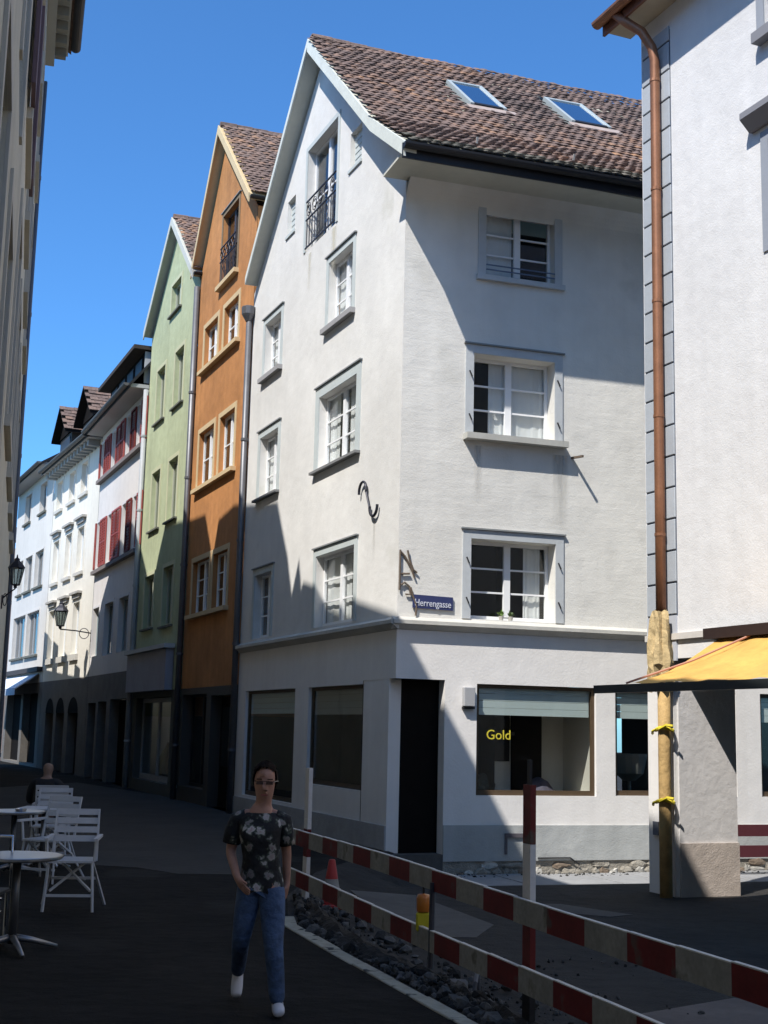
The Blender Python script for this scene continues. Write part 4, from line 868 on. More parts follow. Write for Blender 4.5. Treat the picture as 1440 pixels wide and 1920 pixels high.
# pipe, swan neck, eaves
pts = [FR.pt(.49, .11, z) for z in (3.1, 5, 7, 9, 11.1)]+[FR.pt(.48, .15, 11.3), FR.pt(.40, .26, 11.55), FR.pt(.26, .40, 11.72), FR.pt(.12, .50, 11.9)]
MB().tube(pts, .068, 12).build('downpipe', COPPER, HB, smooth=True)
for z in (4.4, 6.0, 7.6, 9.2, 10.8): MB().tube([FR.pt(.49, .11, z-.02), FR.pt(.49, .11, z+.02)],  .075, 12).build('pipe_clip', COPPER, HB)
MB().box(FR, -.27, 15, .002, .44, 11.84, 11.92).build('soffit', M('soffit_yellowish', (.55, .48, .36), .8, .1, 2), HB)
MB().box(FR, -.30, 15, .42, .46, 11.79, 12.04).build('fascia', M('fascia_brown', (.20, .09, .06), .6, .1, 4), HB)
mb = MB(); t = [FR.pt(-.32, .56, 12.04), FR.pt(15, .56, 12.04), FR.pt(15, -4, 14.4), FR.pt(-.32, -4, 14.4)]; mb.add([*t, *[p-Vector((0, 0, .14)) for p in t]], [(0, 1, 2, 3), (7, 6, 5, 4), (0, 4, 5, 1), (1, 5, 6, 2), (2, 6, 7, 3), (3, 7, 4, 0)]); mb.build('roof', TB, HB)
gutter(HB, FR.pt(-.31, .56, 11.96), FR.pt(15, .56, 11.96), .085, COPPER)
# protective wrapping on the lower pipe
WRAP = M('wrap_tan', (.50, .33, .14), .8, .3, 9, .8, 22); WRAPY = M('tie_yellow', (.70, .56, .04), .6, .1, 6)
MB().tube([FR.pt(.56, .13, z) for z in (-.2, .8, 1.6, 2.45)], .08, 12).build('pipe_sleeve', WRAP, HB, smooth=True)
rs = random.Random(5); n = 16; mb = MB(); rows = 10; ring = []
for i in range(rows):
    z = 2.36+i*.115; r0 = [.13, .17, .165, .175, .165, .15, .14, .125, .115, .10][i]
    for j in range(n):
        a = 2*math.pi*j/n; r = r0*(1+.30*math.sin(j*2.4+i*.35)+.16*rs.uniform(-1, 1)); ring.append(FR.pt(.53+r*math.cos(a), .16+r*.8*math.sin(a), z+rs.uniform(-.03, .03)))
mb.add(ring, [(i*n+j, i*n+(j+1) % n, (i+1)*n+(j+1) % n, (i+1)*n+j) for i in range(rows-1) for j in range(n)])
tag(mb.build('sacking_bundle', M('sacking', (.56, .42, .22), .9, .35, 12, 1, 25)), 'crumpled tan protective sacking tied round the copper downpipe above the awning', 'sacking')
for z in (1.88, .98):
    mb = MB(); mb.tube([FR.pt(.56+.11*math.cos(a), .13+.11*math.sin(a), z+.02*math.sin(a*2)) for a in [k*.5236 for k in range(13)]], .022, 6)
    mb.tube([FR.pt(.56, .24, z), FR.pt(.43, .22, z-.03), FR.pt(.34, .16, z-.06)], .018, 5); mb.tube([FR.pt(.60, .24, z), FR.pt(.70, .20, z+.05), FR.pt(.76, .14, z+.04)], .018, 5)
    tag(mb.build('yellow_tie', WRAPY), 'yellow plastic tie knotted round the wrapped downpipe, %s of two' % ('upper' if z > 1.5 else 'lower'), 'tie', 'ties on the wrapped downpipe')
MB().box(FR, .13, .24, .001, .03, .53, .70).build('meter_cover', M('meter_grey', (.16, .17, .20), .5), HB)
# awning
AW = thing('yellow_awning', 'yellow cloth shop awning with dark front rail at the right edge', 'awning', FR.pt(3, .6, 2.4))
mb = MB(); nu, no = 26, 8; vs = []
for i in range(nu+1):
    s = 1.64+7.2*i/nu
    for j in range(no+1):
        t = j/no; o = .06+1.40*t; z = 2.98-.60*t-.055*math.sin(math.pi*t)*(1+.35*math.sin(i*1.3))+.016*math.sin(i*2.2+j*.8)
        if i == 0: s2 = s+.15*t+.10*math.sin(math.pi*t)
        else: s2 = s
        vs.append(FR.pt(s2, o, z))
m_ = no+1
mb.add(vs, [(i*m_+j, (i+1)*m_+j, (i+1)*m_+j+1, i*m_+j+1) for i in range(nu) for j in range(no)])
mb.build('cloth', M('awning_yellow', (.64, .37, .095), .75, .22, 2.5, .3, 14), AW, smooth=True)
MB().box(FR, 1.10, 8.9, 1.45, 1.51, 2.28, 2.375).build('front_rail', M('rail_dark', (.045, .05, .05), .45, .1, 5), AW)
MB().box(FR, 1.5, 8.9, .005, .20, 2.97, 3.10).build('cassette', M('cassette_dark', (.03, .018, .016), .6), AW)
for s in (1.9, 4.6, 7.6):
    mb = MB(); mb.bar(FR.pt(s, .1, 2.86), FR.pt(s+.5, .7, 2.6), .05); mb.bar(FR.pt(s+.5, .7, 2.6), FR.pt(s, 1.45, 2.33), .05); mb.build('arm', DARKM, AW)
mb = MB(); mb.tube([FR.pt(2.35, .12, 2.99), FR.pt(2.05, .75, 2.67), FR.pt(1.72, 1.45, 2.39)], .013, 6); mb.build('seam_pole', M('pole_pink', (.42, .20, .14), .6), AW)
# low red barrier seen through the passage
bb = thing('passage_barrier', 'pair of dark red barrier boards behind the passage pillar by the far shop window', 'barrier', FB.pt(6.4, .6, -.2))
MB().box(FB, 5.2, 8.2, .58, .61, .26, .44).build('board', M('board_darkred', (.10, .025, .03), .6, .1, 5), bb)
MB().box(FB, 5.2, 8.2, .58, .61, -.06, .12).build('board', M('board_darkred'), bb)
for u in (5.3, 6.46, 8.1): MB().box(FB, u-.03, u+.03, .54, .578, -.25, .55 if u != 6.46 else 2.45).build('post', DARKM, bb)
# unseen houses added behind the camera to cut sky light on the foreground
HZ = thing('added_rear_house', 'unseen house added across the lane behind the viewer to cut sky light', 'house', (2, -16, 0))
FZ = Fr((18, -15), -90, 1)
oz = [(u, u+1.2, z, z+1.8) for u in (3, 7, 11, 15, 19, 23) for z in (1, 4.2, 7.4)]
mb = MB(); wall_cells(mb, FZ, [(0, 12.5), (30, 12.5)], -.1, oz, r=.2); mb.build('wall', OLIVE, HZ)
MB().box(FZ, 0, 30, -8, -.3, -.1, 12.4).build('room_lining', ROOM, HZ)
HX = thing('added_rear_right_house', 'unseen house added beside the viewer on the right to cut sky light', 'house', FR.pt(20, 0, 0))
mb = MB(); ox = [(s, s+1.1, z, z+1.7) for s in (17, 20, 23, 26, 29) for z in (1, 4.2, 7.4)]; wall_cells(mb, FR, [(15.05, 12.0), (32, 12.0)], -.3, ox, r=.2); mb.build('wall', RWALL, HX)
MB().box(FR, 15.05, 32, -8, -.3, -.3, 12.0).build('room_lining', ROOM, HX)
# ------------------------------------------------------------------ barrier and works
B0, B1 = Vector((-.86, 14.2, 0)), Vector((1.85, 6.1, 0)); bd = (B1-B0).normalized(); bn = Vector((bd.y, -bd.x, 0)); bn = bn if bn.x < 0 else -bn
FBAR = Fr((0, 0), 0, 1); FBAR.P = B0; FBAR.d = bd; FBAR.n = bn
BAR = thing('safety_barrier', 'long red and white striped plank barrier on posts along the dug up pavement', 'barrier', (.4, 10.2, -.1))
EDGE = M('plank_edge', (.62, .60, .55), .8, .15, 6)
for z0, off, s0, s1 in ((.592, .0, -.35, 10.6), (.170, .03, -.2, 10.6)):
    mb = MB(); s = s0; k = 0
    while s < s1:
        e = min(s+.5, s1); wz = .012*math.sin(s*.9+z0*9)
        mb.box(FBAR, s, e-.0005, .0+off, .030+off, z0+wz, z0+.15+wz, k % 2); s = e; k += 1
    mb.build('plank', [WHITEP, REDP], BAR)
    mb = MB(); s = s0
    while s < s1:
        e = min(s+.5, s1); wz = .012*math.sin(s*.9+z0*9); mb.box(FBAR, s, e-.0005, .0+off, .030+off, z0+.151+wz, z0+.158+wz); s = e
    mb.build('plank_edge', EDGE, BAR)
def post(u, o, z0, bands, w):
    mb = MB(); z = z0
    for h, c in bands:
        mb.box(FBAR, u-w/2, u+w/2, o-.02, o+.02, z, z+h-.001, c); z += h
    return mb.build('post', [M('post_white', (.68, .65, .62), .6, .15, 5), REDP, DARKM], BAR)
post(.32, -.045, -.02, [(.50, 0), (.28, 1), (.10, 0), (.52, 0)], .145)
pw = .115
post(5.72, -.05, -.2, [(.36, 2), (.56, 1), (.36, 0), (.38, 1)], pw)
MB().box(FBAR, 5.70, 5.74, -.06, -.04, 1.44, 1.62).build('post_tip', DARKM, BAR)
for u in (.32, 5.72): MB().box(FBAR, u-.2, u+.2, -.25, .10, -.22, -.12).build('post_foot', M('rubber', (.03, .03, .03), .8, .2, 8), BAR)
lp = thing('warning_lamp', 'amber topped yellow battery warning lamp on a dark stake between the barrier planks', 'warning lamp', (.40, 10.2, -.1))
MB().box(WORLD, .32, .43, 10.42, 10.50, .27, .41).build('battery_case', M('lamp_yellow', (.55, .47, .03), .5, .1, 6), lp, bevel=.012)
MB().lathe((.375, 10.46, .415), [(.048, 0), (.052, .01), (.054, .10), (.045, .128), (.0, .135)], 14).build('lens', M('lamp_amber', (.50, .16, .02), .3, .1, 9, spec=.6), lp, smooth=True)
MB().tube([(.375, 10.46, .55), (.375, 10.46, .60), (.385, 10.46, .615)], .009, 6).build('hook', DARKM, lp)
MB().tube([(.425, 10.2, -.15), (.435, 10.22, .66)], .022, 8).build('stake', M('stake', (.045, .045, .055), .5, .1, 6), lp)
mb = MB(); mb.prism([(.22, 9.92, -.16), (.66, 9.86, -.16), (.72, 10.32, -.16), (.28, 10.38, -.16)], (0, 0, .11)); mb.build('foot_block', M('foot_block', (.10, .10, .105), .85, .2, 7), lp, bevel=.02)
for a, b in (((.16, 9.90), (.24, 10.30)), ((.72, 9.84), (.80, 10.28))):
    mb = MB(); mb.tube([(a[0], a[1], -.12), (a[0]+.02, a[1]+.03, .0), (b[0]-.02, b[1]-.03, .0), (b[0], b[1], -.12)], .018, 6); mb.build('handle', M('foot_block'), lp)
cn = thing('traffic_cone', 'small red and white traffic cone standing behind the lower barrier plank', 'cone', (-.47, 14.5, -.08))
mb = MB(); mb.prism([(-.62, 14.35, -.10), (-.32, 14.35, -.10), (-.32, 14.65, -.10), (-.62, 14.65, -.10)], (0, 0, .04)); mb.build('base', M('cone_red', (.38, .035, .03), .5, .1, 6), cn, bevel=.008)
MB().lathe((-.47, 14.5, -.06), [(.115, 0), (.092, .13), (.091, .13)], 16).build('cone_body', M('cone_red'), cn, smooth=True)
MB().lathe((-.47, 14.5, .07), [(.093, 0), (.068, .13)], 16).build('reflective_band', WHITEP, cn, smooth=True)
MB().lathe((-.47, 14.5, .20), [(.068, 0), (.035, .19), (.028, .20), (.0, .20)], 16).build('cone_tip', M('cone_red'), cn, smooth=True)
# rubble, stones loose along the trench
def stone(mb, p, r):
    t = (1+5**.5)/2; vs = [(-1, t, 0), (1, t, 0), (-1, -t, 0), (1, -t, 0), (0, -1, t), (0, 1, t), (0, -1, -t), (0, 1, -t), (t, 0, -1), (t, 0, 1), (-t, 0, -1), (-t, 0, 1)]
    fs = [(0, 11, 5), (0, 5, 1), (0, 1, 7), (0, 7, 10), (0, 10, 11), (1, 5, 9), (5, 11, 4), (11, 10, 2), (10, 7, 6), (7, 1, 8), (3, 9, 4), (3, 4, 2), (3, 2, 6), (3, 6, 8), (3, 8, 9), (4, 9, 5), (2, 4, 11), (6, 2, 10), (8, 6, 7), (9, 8, 1)]
    R = Matrix.Rotation(random.uniform(0, 6.3), 3, Vector((random.uniform(-1, 1), random.uniform(-1, 1), random.uniform(-1, 1))).normalized())
    sx, sy, sz = random.uniform(.6, 1.3), random.uniform(.6, 1.2), random.uniform(.35, .9); k = r/1.9
    mb.add([Vector(p)+R @ Vector((v[0]*sx*random.uniform(.75, 1.2), v[1]*sy*random.uniform(.75, 1.2), v[2]*sz*random.uniform(.75, 1.2)))*k for v in vs], fs)
sv_ = MB(); ny, nx_ = 66, 12; rr_ = random.Random(3); g = []
for a in range(ny+1):
    y = 6.4+8.0*a/ny; xr = B0.x+(B0.y-y)*(B1.x-B0.x)/(B0.y-B1.y)+.28; xl = kx(y)+.09
    for c in range(nx_+1):
        x = xl+(max(xr, xl+.05)-xl)*c/nx_; e = math.sin(math.pi*c/nx_); g.append((x, y, work_z(x, y)-.01+e*(.05+.05*rr_.random()+.05*math.sin(y*2.1+c))+.004))
sv_.add(g, [(a*(nx_+1)+c, a*(nx_+1)+c+1, (a+1)*(nx_+1)+c+1, (a+1)*(nx_+1)+c) for a in range(ny) for c in range(nx_)])
struct('trench_soil', sv_, M('soil_dark', (.038, .034, .030), .95, .45, 6, 1.5, 35))
mb = MB()
for i in range(6500):
    y = random.uniform(6.6, 14.3)
    bx_ = B0.x+(B0.y-y)*(B1.x-B0.x)/(B0.y-B1.y)
    w0, w1 = kx(y)+.10, bx_+random.choice([0, .2, .5, 1.1])*random.random()**1.5+.1
    if w1 <= w0: continue
    x = random.uniform(w0, w1); r = random.choice([.006, .009, .012, .015, .018, .022, .03, .04]) if random.random() < .96 else random.uniform(.04, .075)
    d = (x-w0)/(w1-w0+1e-6); hz = .10*math.sin(max(0, min(1, d))*math.pi)*max(0, math.sin(y*1.4+.4))*random.random()
    stone(mb, (x, y, work_z(x, y)+r*.35+hz), r)
for i in range(70):
    x, y = random.uniform(.9, 2.4), random.uniform(8.4, 12.5); r = random.choice([.008, .01, .015, .02, .03]); stone(mb, (x, y, work_z(x, y)+r*.35), r)
for i in range(220):
    u = random.uniform(.9, 8); o = random.uniform(.03, .5)**1.3; p = FB.pt(u, o, -.335); r = random.choice([.008, .012, .02, .03]); stone(mb, p, r)
rb = mb.build('rubble', STONE, None); rb['kind'] = 'stuff'; rb['label'] = 'broken stones and grit lying along the opened trench'; rb['category'] = 'rubble'
# ------------------------------------------------------------------ cafe furniture on the left
CP = [None]
def make_chair(x, y, rot, label, group):
    T = thing('garden_chair', label, 'chair', (0, 0, 0), group)
    w, d = .215, .20; b = .022
    for sx in (-1, 1):
        MB().bar((sx*(w+.02), -d-.03, 0), (sx*(w-.01), -d+.02, .47), b, .02).build('leg', CHAIRW, T)
        MB().bar((sx*(w+.09), d+.12, 0), (sx*(w+.01), d-.06, .30), b, .02).bar((sx*(w+.01), d-.06, .30), (sx*(w-.01), -.12, .45), b, .02).build('leg', CHAIRW, T)
        MB().box(WORLD, sx*(w+.02)-.02, sx*(w+.02)+.02, -d-.08, d+.10, .665, .69).build('armrest', CHAIRW, T)
        MB().bar((sx*(w+.01), -d+.02, .47), (sx*(w+.02), -d, .665), .022).build('arm_post', CHAIRW, T)
        MB().bar((sx*w, d-.03, .44), (sx*(w-.01), d+.10, .93), b, .022).build('back_post', CHAIRW, T)
    MB().bar((-w-.02, -d-.01, .15), (w+.02, -d-.01, .15), .024).build('stretcher', CHAIRW, T); MB().bar((-w, d, .27), (w, d, .27), .024).build('stretcher', CHAIRW, T)
    for k in range(5): a = -d-.02+.088*k; MB().box(WORLD, -w, w, a, a+.072, .455, .475).build('seat_slat', CHAIRW, T)
    for k in range(4):
        z = .62+.085*k; yy = d+.02+.027*k; mb = MB(); mb.add([(-w, yy, z), (w, yy, z), (w, yy+.015, z+.058), (-w, yy+.015, z+.058), (-w, yy-.014, z+.003), (w, yy-.014, z+.003), (w, yy+.001, z+.061), (-w, yy+.001, z+.061)], [(0, 1, 2, 3), (7, 6, 5, 4), (0, 4, 5, 1), (2, 6, 7, 3), (0, 3, 7, 4), (1, 5, 6, 2)]); mb.build('back_slat', CHAIRW, T)
    mb = MB(); mb.bar((-w+.02, -.1, .18), (w-.1, .12, .43), .02); mb.bar((w-.02, -.1, .18), (-w+.1, .12, .43), .02); mb.build('cross_brace', CHAIRW, T)
    T.location = (x, y, 0); T.rotation_euler = (0, 0, rot)
    return T
def copy_chair(src, x, y, rot, label):
    c = src.copy(); COL.objects.link(c); c['label'] = label; c.location = (x, y, 0); c.rotation_euler = (0, 0, rot)
    for ch in list(src.children):
        k = ch.copy(); COL.objects.link(k); k.parent = c
    return c
G = 'white cafe chairs along the left facade'
ch0 = make_chair(-2.97, 13.2, .12, 'nearest white slatted cafe chair standing clear of the tables', G)
copy_chair(ch0, -3.75, 15.4, -.35, 'white cafe chair right behind the nearest one, turned to the wall', )
copy_chair(ch0, -4.20, 17.3, .1, 'white cafe chair pushed against the small square table by the seated person')
copy_chair(ch0, -4.48, 18.5, 3.3, 'white cafe chair with the seated person in dark jacket on it')
copy_chair(ch0, -9.75, 45.5, .2, 'left one of two tiny pale chairs far down the lane')
copy_chair(ch0, -9.1, 45.9, -.4, 'right one of two tiny pale chairs far down the lane')
def bistro(x, y, label, r=.36, sq=False):
    T = thing('bistro_table', label, 'table', (x, y, 0), 'cafe tables along the left facade')
    if sq: MB().box(WORLD, x-r, x+r, y-r, y+r, .715, .74).build('tabletop', CHAIRW, T, bevel=.006)
    else: MB().lathe((x, y, .71), [(0, 0), (r-.02, 0), (r, .012), (r, .028), (r-.02, .032), (0, .032)], 24).build('tabletop', M('steel_top', (.30, .30, .31), .3, metal=.8), T)
    MB().tube([(x, y, .06), (x, y, .71)], .034, 12).build('column', M('column_grey', (.10, .10, .105), .4, metal=.6), T, smooth=True)
    for k in range(4):
        a = .5+k*math.pi/2; c, s = math.cos(a), math.sin(a)
        MB().tube([(x, y, .11), (x+c*.16, y+s*.16, .08), (x+c*.36, y+s*.36, .022)], [.03, .024, .016], 8).build('foot', M('foot_alu', (.30, .30, .31), .4, metal=.7), T, smooth=True)
    return T
bistro(-2.86, 10.75, 'round steel bistro table nearest to the camera at the left edge')
bistro(-4.3, 15.9, 'round steel bistro table in the middle with chrome ashtray on top')
bistro(-4.12, 16.6, 'small square white bistro table in front of the seated person', .30, True)
mb = MB(); mb.lathe((-4.2, 15.8, .742), [(0, 0), (.06, 0), (.07, .03), (.062, .03), (.05, .01), (0, .01)], 12); tag(mb.build('ashtray', CHROME), 'chrome ashtray on the middle bistro table', 'ashtray')
cc = thing('tube_chair', 'chrome tube chair cut off by the left picture edge beside the round table', 'chair', (-3.2, 10.7, 0))
for z in (.33, .43): MB().tube([(-3.6, 10.5, z), (-2.90, 10.52, z)], .014, 8).build('side_rail', CHROME, cc, smooth=True)
for x, y in ((-2.92, 10.52), (-3.5, 10.5), (-2.98, 10.95), (-3.5, 10.95)): MB().tube([(x, y, 0), (x, y, .44)], .013, 8).build('leg', CHROME, cc)
MB().box(WORLD, -3.5, -2.95, 10.5, 10.97, .44, .46).build('seat', M('mesh_dark', (.06, .06, .065), .6), cc)
MB().tube([(-3.5, 10.95, .44), (-3.55, 11.02, .86), (-2.98, 11.02, .86), (-2.95, 10.95, .44)], .014, 8).build('back_frame', CHROME, cc, smooth=True)
pl = thing('planter_box', 'dark low planter box standing before the red shuttered house', 'planter', (-7.4, 40.9, 0))
MB().box(WORLD, -7.95, -6.85, 40.7, 41.2, .05, .55).build('box', M('planter_dk', (.035, .03, .03), .7, .2, 5), pl); MB().box(WORLD, -8.05, -6.75, 40.6, 41.3, 0, .06).build('base', M('planter_base', (.16, .16, .16), .7), pl)
# lanterns
def lantern(name, label, c, F, u, wall_o, z, s):
    T = thing(name, label, 'lantern', c)
    mb = MB(); c = Vector(c); n = 6
    def ring(r, zz): return [c+Vector((r*s*math.cos(2*math.pi*i/n), r*s*math.sin(2*math.pi*i/n), zz*s)) for i in range(n)]
    a, b = ring(.13, .0), ring(.24, .52)
    for i in range(n): mb.bar(a[i], b[i], .022*s)
    for rr in (a, b):
        for i in range(n): mb.bar(rr[i], rr[(i+1) % n], .028*s)
    mb.build('cage', IRON, T)
    mb = MB(); A, B = ring(.125, .01), ring(.232, .51); mb.add(A+B, [(i, (i+1) % n, n+(i+1) % n, n+i) for i in range(n)]); mb.build('pane', glass('lantern_glass', (.45, .5, .5), .12), T)
    mb = MB(); mb.lathe(c+Vector((0, 0, .52*s)), [(.27*s, 0), (.20*s, .10*s), (.10*s, .20*s), (.08*s, .24*s), (.09*s, .27*s), (.03*s, .31*s), (.015*s, .40*s), (0, .41*s)], 6); mb.build('cap', IRON, T)
    mb = MB(); mb.lathe(c+Vector((0, 0, -.12*s)), [(.02*s, 0), (.06*s, .04*s), (.05*s, .08*s), (.13*s, .12*s)], 6); mb.build('foot', IRON, T)
    mb = MB(); e = F.pt(u, .01, z); f = c+Vector((0, 0, -.12*s)); mb.tube([e, e.lerp(f, .5)+Vector((0, 0, .02*s)), f], .022*s, 6)
    h = Vector((f.x-e.x, f.y-e.y, 0)); L = h.length; h.normalize()
    mb.tube([e+h*(L*.08+.30*L*(1-math.cos(t))/2)+Vector((0, 0, -.02*s-.14*s*math.sin(t)*1.3)) for t in [x*.35 for x in range(19)]], .014*s, 5)
    mb.tube([e+Vector((0, 0, .12*s)), e-Vector((0, 0, .3*s))], .025*s, 6)
    mb.build('bracket', IRON, T)
lantern('wall_lantern', 'dark hexagonal street lantern on the shaded left facade', FL.pt(LU(14.2), .14, 3.26), FL, LU(14.2), 0, 3.1, .36)
lantern('wall_lantern', 'street lantern on a scrolled bracket before the sunlit far white house', FA.pt(26.25, 1.05, 4.95), FA, 26.25, 0, 4.75, .95)
# plants on the sill
for u, c, lb in ((1.77, (.16, .26, .05), 'bright green seedling pot on the sill under the lowest window'), (1.93, (.10, .16, .06), 'darker green seedling pot on the sill under the lowest window')):
    T = thing('potted_plant', lb, 'plant', FB.pt(u, -.10, 3.53), 'seedling pots on the window sill')
    MB().lathe(FB.pt(u, -.10, 3.522), [(.03, 0), (.042, .07), (.036, .07), (.03, .05), (0, .05)], 10).build('pot', M('pot', (.40, .38, .34), .7), T)
    mb = MB()
    for k in range(26):
        a = random.uniform(0, 6.3); e = random.uniform(.2, 1.4); L = random.uniform(.05, .11); p = FB.pt(u, -.10, 3.575)+Vector((random.uniform(-.02, .02), random.uniform(-.02, .02), random.uniform(0, .04)))
        d = Vector((math.cos(a)*math.cos(e), math.sin(a)*math.cos(e), math.sin(e)))*L; w = Vector((-math.sin(a), math.cos(a), 0))*.016
        mb.add([p, p+d*.55+w, p+d, p+d*.55-w], [(0, 1, 2, 3)])
    mb.build('foliage', M('leaf%d' % int(u*100), c, .6, .2, 20), T)
# ------------------------------------------------------------------ people
def skin(name, joints, edges, m, parent, sub=2, smooth=True):
    me = bpy.data.meshes.new(name); off = wloc(parent)
    me.from_pydata([tuple(Vector(j[:3])-off) for j in joints], edges, [])
    o = bpy.data.objects.new(name, me); COL.objects.link(o)
    sk_ = o.modifiers.new('skin', 'SKIN'); sk_.use_smooth_shade = True
    ss = o.modifiers.new('sub', 'SUBSURF'); ss.levels = sub; ss.render_levels = sub
    sv = me.skin_vertices[0].data
    for i, j in enumerate(joints):
        r = j[3]; sv[i].radius = r if isinstance(r, tuple) else (r, r); sv[i].use_root = (i == 0)
    bpy.context.view_layer.update(); dg = bpy.context.evaluated_depsgraph_get()
    me2 = bpy.data.meshes.new_from_object(o.evaluated_get(dg)); bpy.data.objects.remove(o)
    me2.name = name; me2.materials.clear(); me2.materials.append(m)
    for p in me2.polygons: p.use_smooth = True
    return link(bpy.data.objects.new(name, me2), parent)
SKIN = M('skin', (.40, .215, .155), .6, .16, 14, spec=.2); HAIR = M('hair_dark', (.030, .019, .014), .9, .5, 40, 1.2, 90, spec=.08)
fl = bpy.data.materials.new('floral_cloth'); fl.use_nodes = True; n_ = fl.node_tree; pb = n_.nodes['Principled BSDF']; pb.inputs['Roughness'].default_value = .85
ge = n_.nodes.new('ShaderNodeNewGeometry'); vo = n_.nodes.new('ShaderNodeTexVoronoi'); vo.inputs['Scale'].default_value = 13.5
nz = n_.nodes.new('ShaderNodeTexNoise'); nz.inputs['Scale'].default_value = 38
mxv = n_.nodes.new('ShaderNodeMix'); mxv.data_type = 'VECTOR'; mxv.inputs[0].default_value = .055
n_.links.new(ge.outputs['Position'], nz.inputs['Vector']); n_.links.new(ge.outputs['Position'], mxv.inputs[4]); n_.links.new(nz.outputs['Color'], mxv.inputs[5]); n_.links.new(mxv.outputs[1], vo.inputs['Vector'])
cr_ = n_.nodes.new('ShaderNodeValToRGB'); el = cr_.color_ramp.elements
el[0].position = .0; el[0].color = (.30, .12, .12, 1); el[1].position = .50; el[1].color = (.012, .012, .015, 1)
k_ = el.new(.10); k_.color = (.42, .34, .33, 1); k_ = el.new(.30); k_.color = (.50, .47, .45, 1); k_ = el.new(.37); k_.color = (.10, .12, .09, 1)
n_.links.new(vo.outputs['Distance'], cr_.inputs[0])
hs = n_.nodes.new('ShaderNodeMix'); hs.data_type = 'RGBA'; hs.blend_type = 'MULTIPLY'; hs.inputs[0].default_value = 1
bw = n_.nodes.new('ShaderNodeMapRange'); bw.inputs[3].default_value = .15; bw.inputs[4].default_value = 1.15
n_.links.new(vo.outputs['Color'], bw.inputs[0]); n_.links.new(cr_.outputs[0], hs.inputs[6]); n_.links.new(bw.outputs[0], hs.inputs[7]); n_.links.new(hs.outputs[2], pb.inputs['Base Color'])
fn = n_.nodes.new('ShaderNodeTexNoise'); fn.inputs['Scale'].default_value = 9; fn.inputs['Detail'].default_value = 3; fb = n_.nodes.new('ShaderNodeBump'); fb.inputs['Strength'].default_value = .9; fb.inputs['Distance'].default_value = .035; n_.links.new(ge.outputs['Position'], fn.inputs['Vector']); n_.links.new(fn.outputs[0], fb.inputs['Height']); n_.links.new(fb.outputs[0], pb.inputs['Normal'])
DENIM = M('denim', (.075, .12, .22), .85, .5, 4.5, 2.2, 16)
wx, wy = -.76, 8.78
WM = thing('person', 'person walking towards the camera in black floral top, blue jeans and white shoes', 'person', (wx, wy, 0))
def w_(dx, dy, z, r): return (wx+dx, wy+dy, z, r)
J = [w_(.02, 0, .82, .088), w_(.01, 0, .98, .082), w_(.0, .0, 1.11, .084), w_(.0, .02, 1.215, .058), w_(.012, .01, 1.295, .046), w_(.02, -.012, 1.355, (.056, .064)), w_(.024, -.005, 1.425, (.070, .090)), w_(.018, .006, 1.50, (.068, .085)), w_(.016, .01, 1.545, (.04, .05)),
     w_(-.135, .01, 1.215, .047), w_(-.195, .03, .985, .037), w_(-.13, -.12, .845, .025), w_(-.098, -.155, .80, (.032, .022)),
     w_(.135, .01, 1.215, .047), w_(.170, .09, .99, .036), w_(.178, .10, .80, .025), w_(.176, .085, .745, (.030, .022)),
     w_(-.065, 0, .76, .082), w_(-.10, -.01, .42, .050), w_(-.145, .33, .20, .034),
     w_(.095, -.02, .76, .085), w_(.12, -.12, .43, .052), w_(.155, -.09, .09, .036), w_(.026, -.10, 1.405, .013)]
Ed = [(0, 1), (1, 2), (2, 3), (3, 4), (4, 5), (5, 6), (6, 7), (7, 8), (3, 9), (9, 10), (10, 11), (11, 12), (3, 13), (13, 14), (14, 15), (15, 16), (0, 17), (17, 18), (18, 19), (0, 20), (20, 21), (21, 22), (6, 23)]
def fingers(palm, dirv, side, curl):
    p = Vector(palm[:3]); d = Vector(dirv).normalized(); s = Vector(side).normalized(); c = Vector(curl).normalized()
    for k, L in enumerate((.055, .064, .068, .058)):
        b0 = p+s*(.022*(1.5-k))*.62+d*.018; i = len(J)
        J.append((*b0, .009)); J.append((*(b0+d*L*.5+c*.008), .0085)); J.append((*(b0+d*L*.8+c*.028), .007)); Ed.extend([(palm_i, i), (i, i+1), (i+1, i+2)])
    i = len(J); t0 = p+s*.03-d*.005; J.append((*t0, .010)); J.append((*(t0+d*.03+s*.012+c*.012), .008)); Ed.extend([(palm_i, i), (i, i+1)])
palm_i = 12; fingers(J[12], (.6, -.45, -.65), (.45, -.6, .6), (.5, .6, -.3))
palm_i = 16; fingers(J[16], (-.05, -.15, -1), (-.3, -.9, .1), (-.8, .2, -.3))
skin('body', J, Ed, SKIN, WM)
mb = MB(); NR = 28
rings = [(.745, .024, .004, .148, .115), (.79, .022, .003, .144, .114), (.87, .016, .002, .128, .104), (.96, .010, .0, .118, .098), (1.04, .004, -.008, .127, .110), (1.11, .0, -.012, .138, .116), (1.17, .0, -.002, .148, .106), (1.212, .0, .008, .140, .088), (1.24, .002, .014, .106, .072), (1.256, .004, .018, .074, .058)]
for z, cx, cy, rx, ry in rings:
    for k in range(NR):
        a = 2*math.pi*k/NR; ca, sa = math.cos(a), math.sin(a); f = 1+.025*math.sin(k*3.1+z*21)*(1 if z < 1.1 else .3)
        mb.v.append(Vector((wx+cx+math.copysign(abs(ca)**.8, ca)*rx*f, wy+cy+math.copysign(abs(sa)**.85, sa)*ry*f, z+(.022*(-sa) if z > 1.25 else 0)*-1+.012*math.sin(k*1.9)*(z < .75))))
for a in range(len(rings)-1):
    for k in range(NR): mb.f.append((a*NR+k, a*NR+(k+1) % NR, (a+1)*NR+(k+1) % NR, (a+1)*NR+k)); mb.m.append(0)
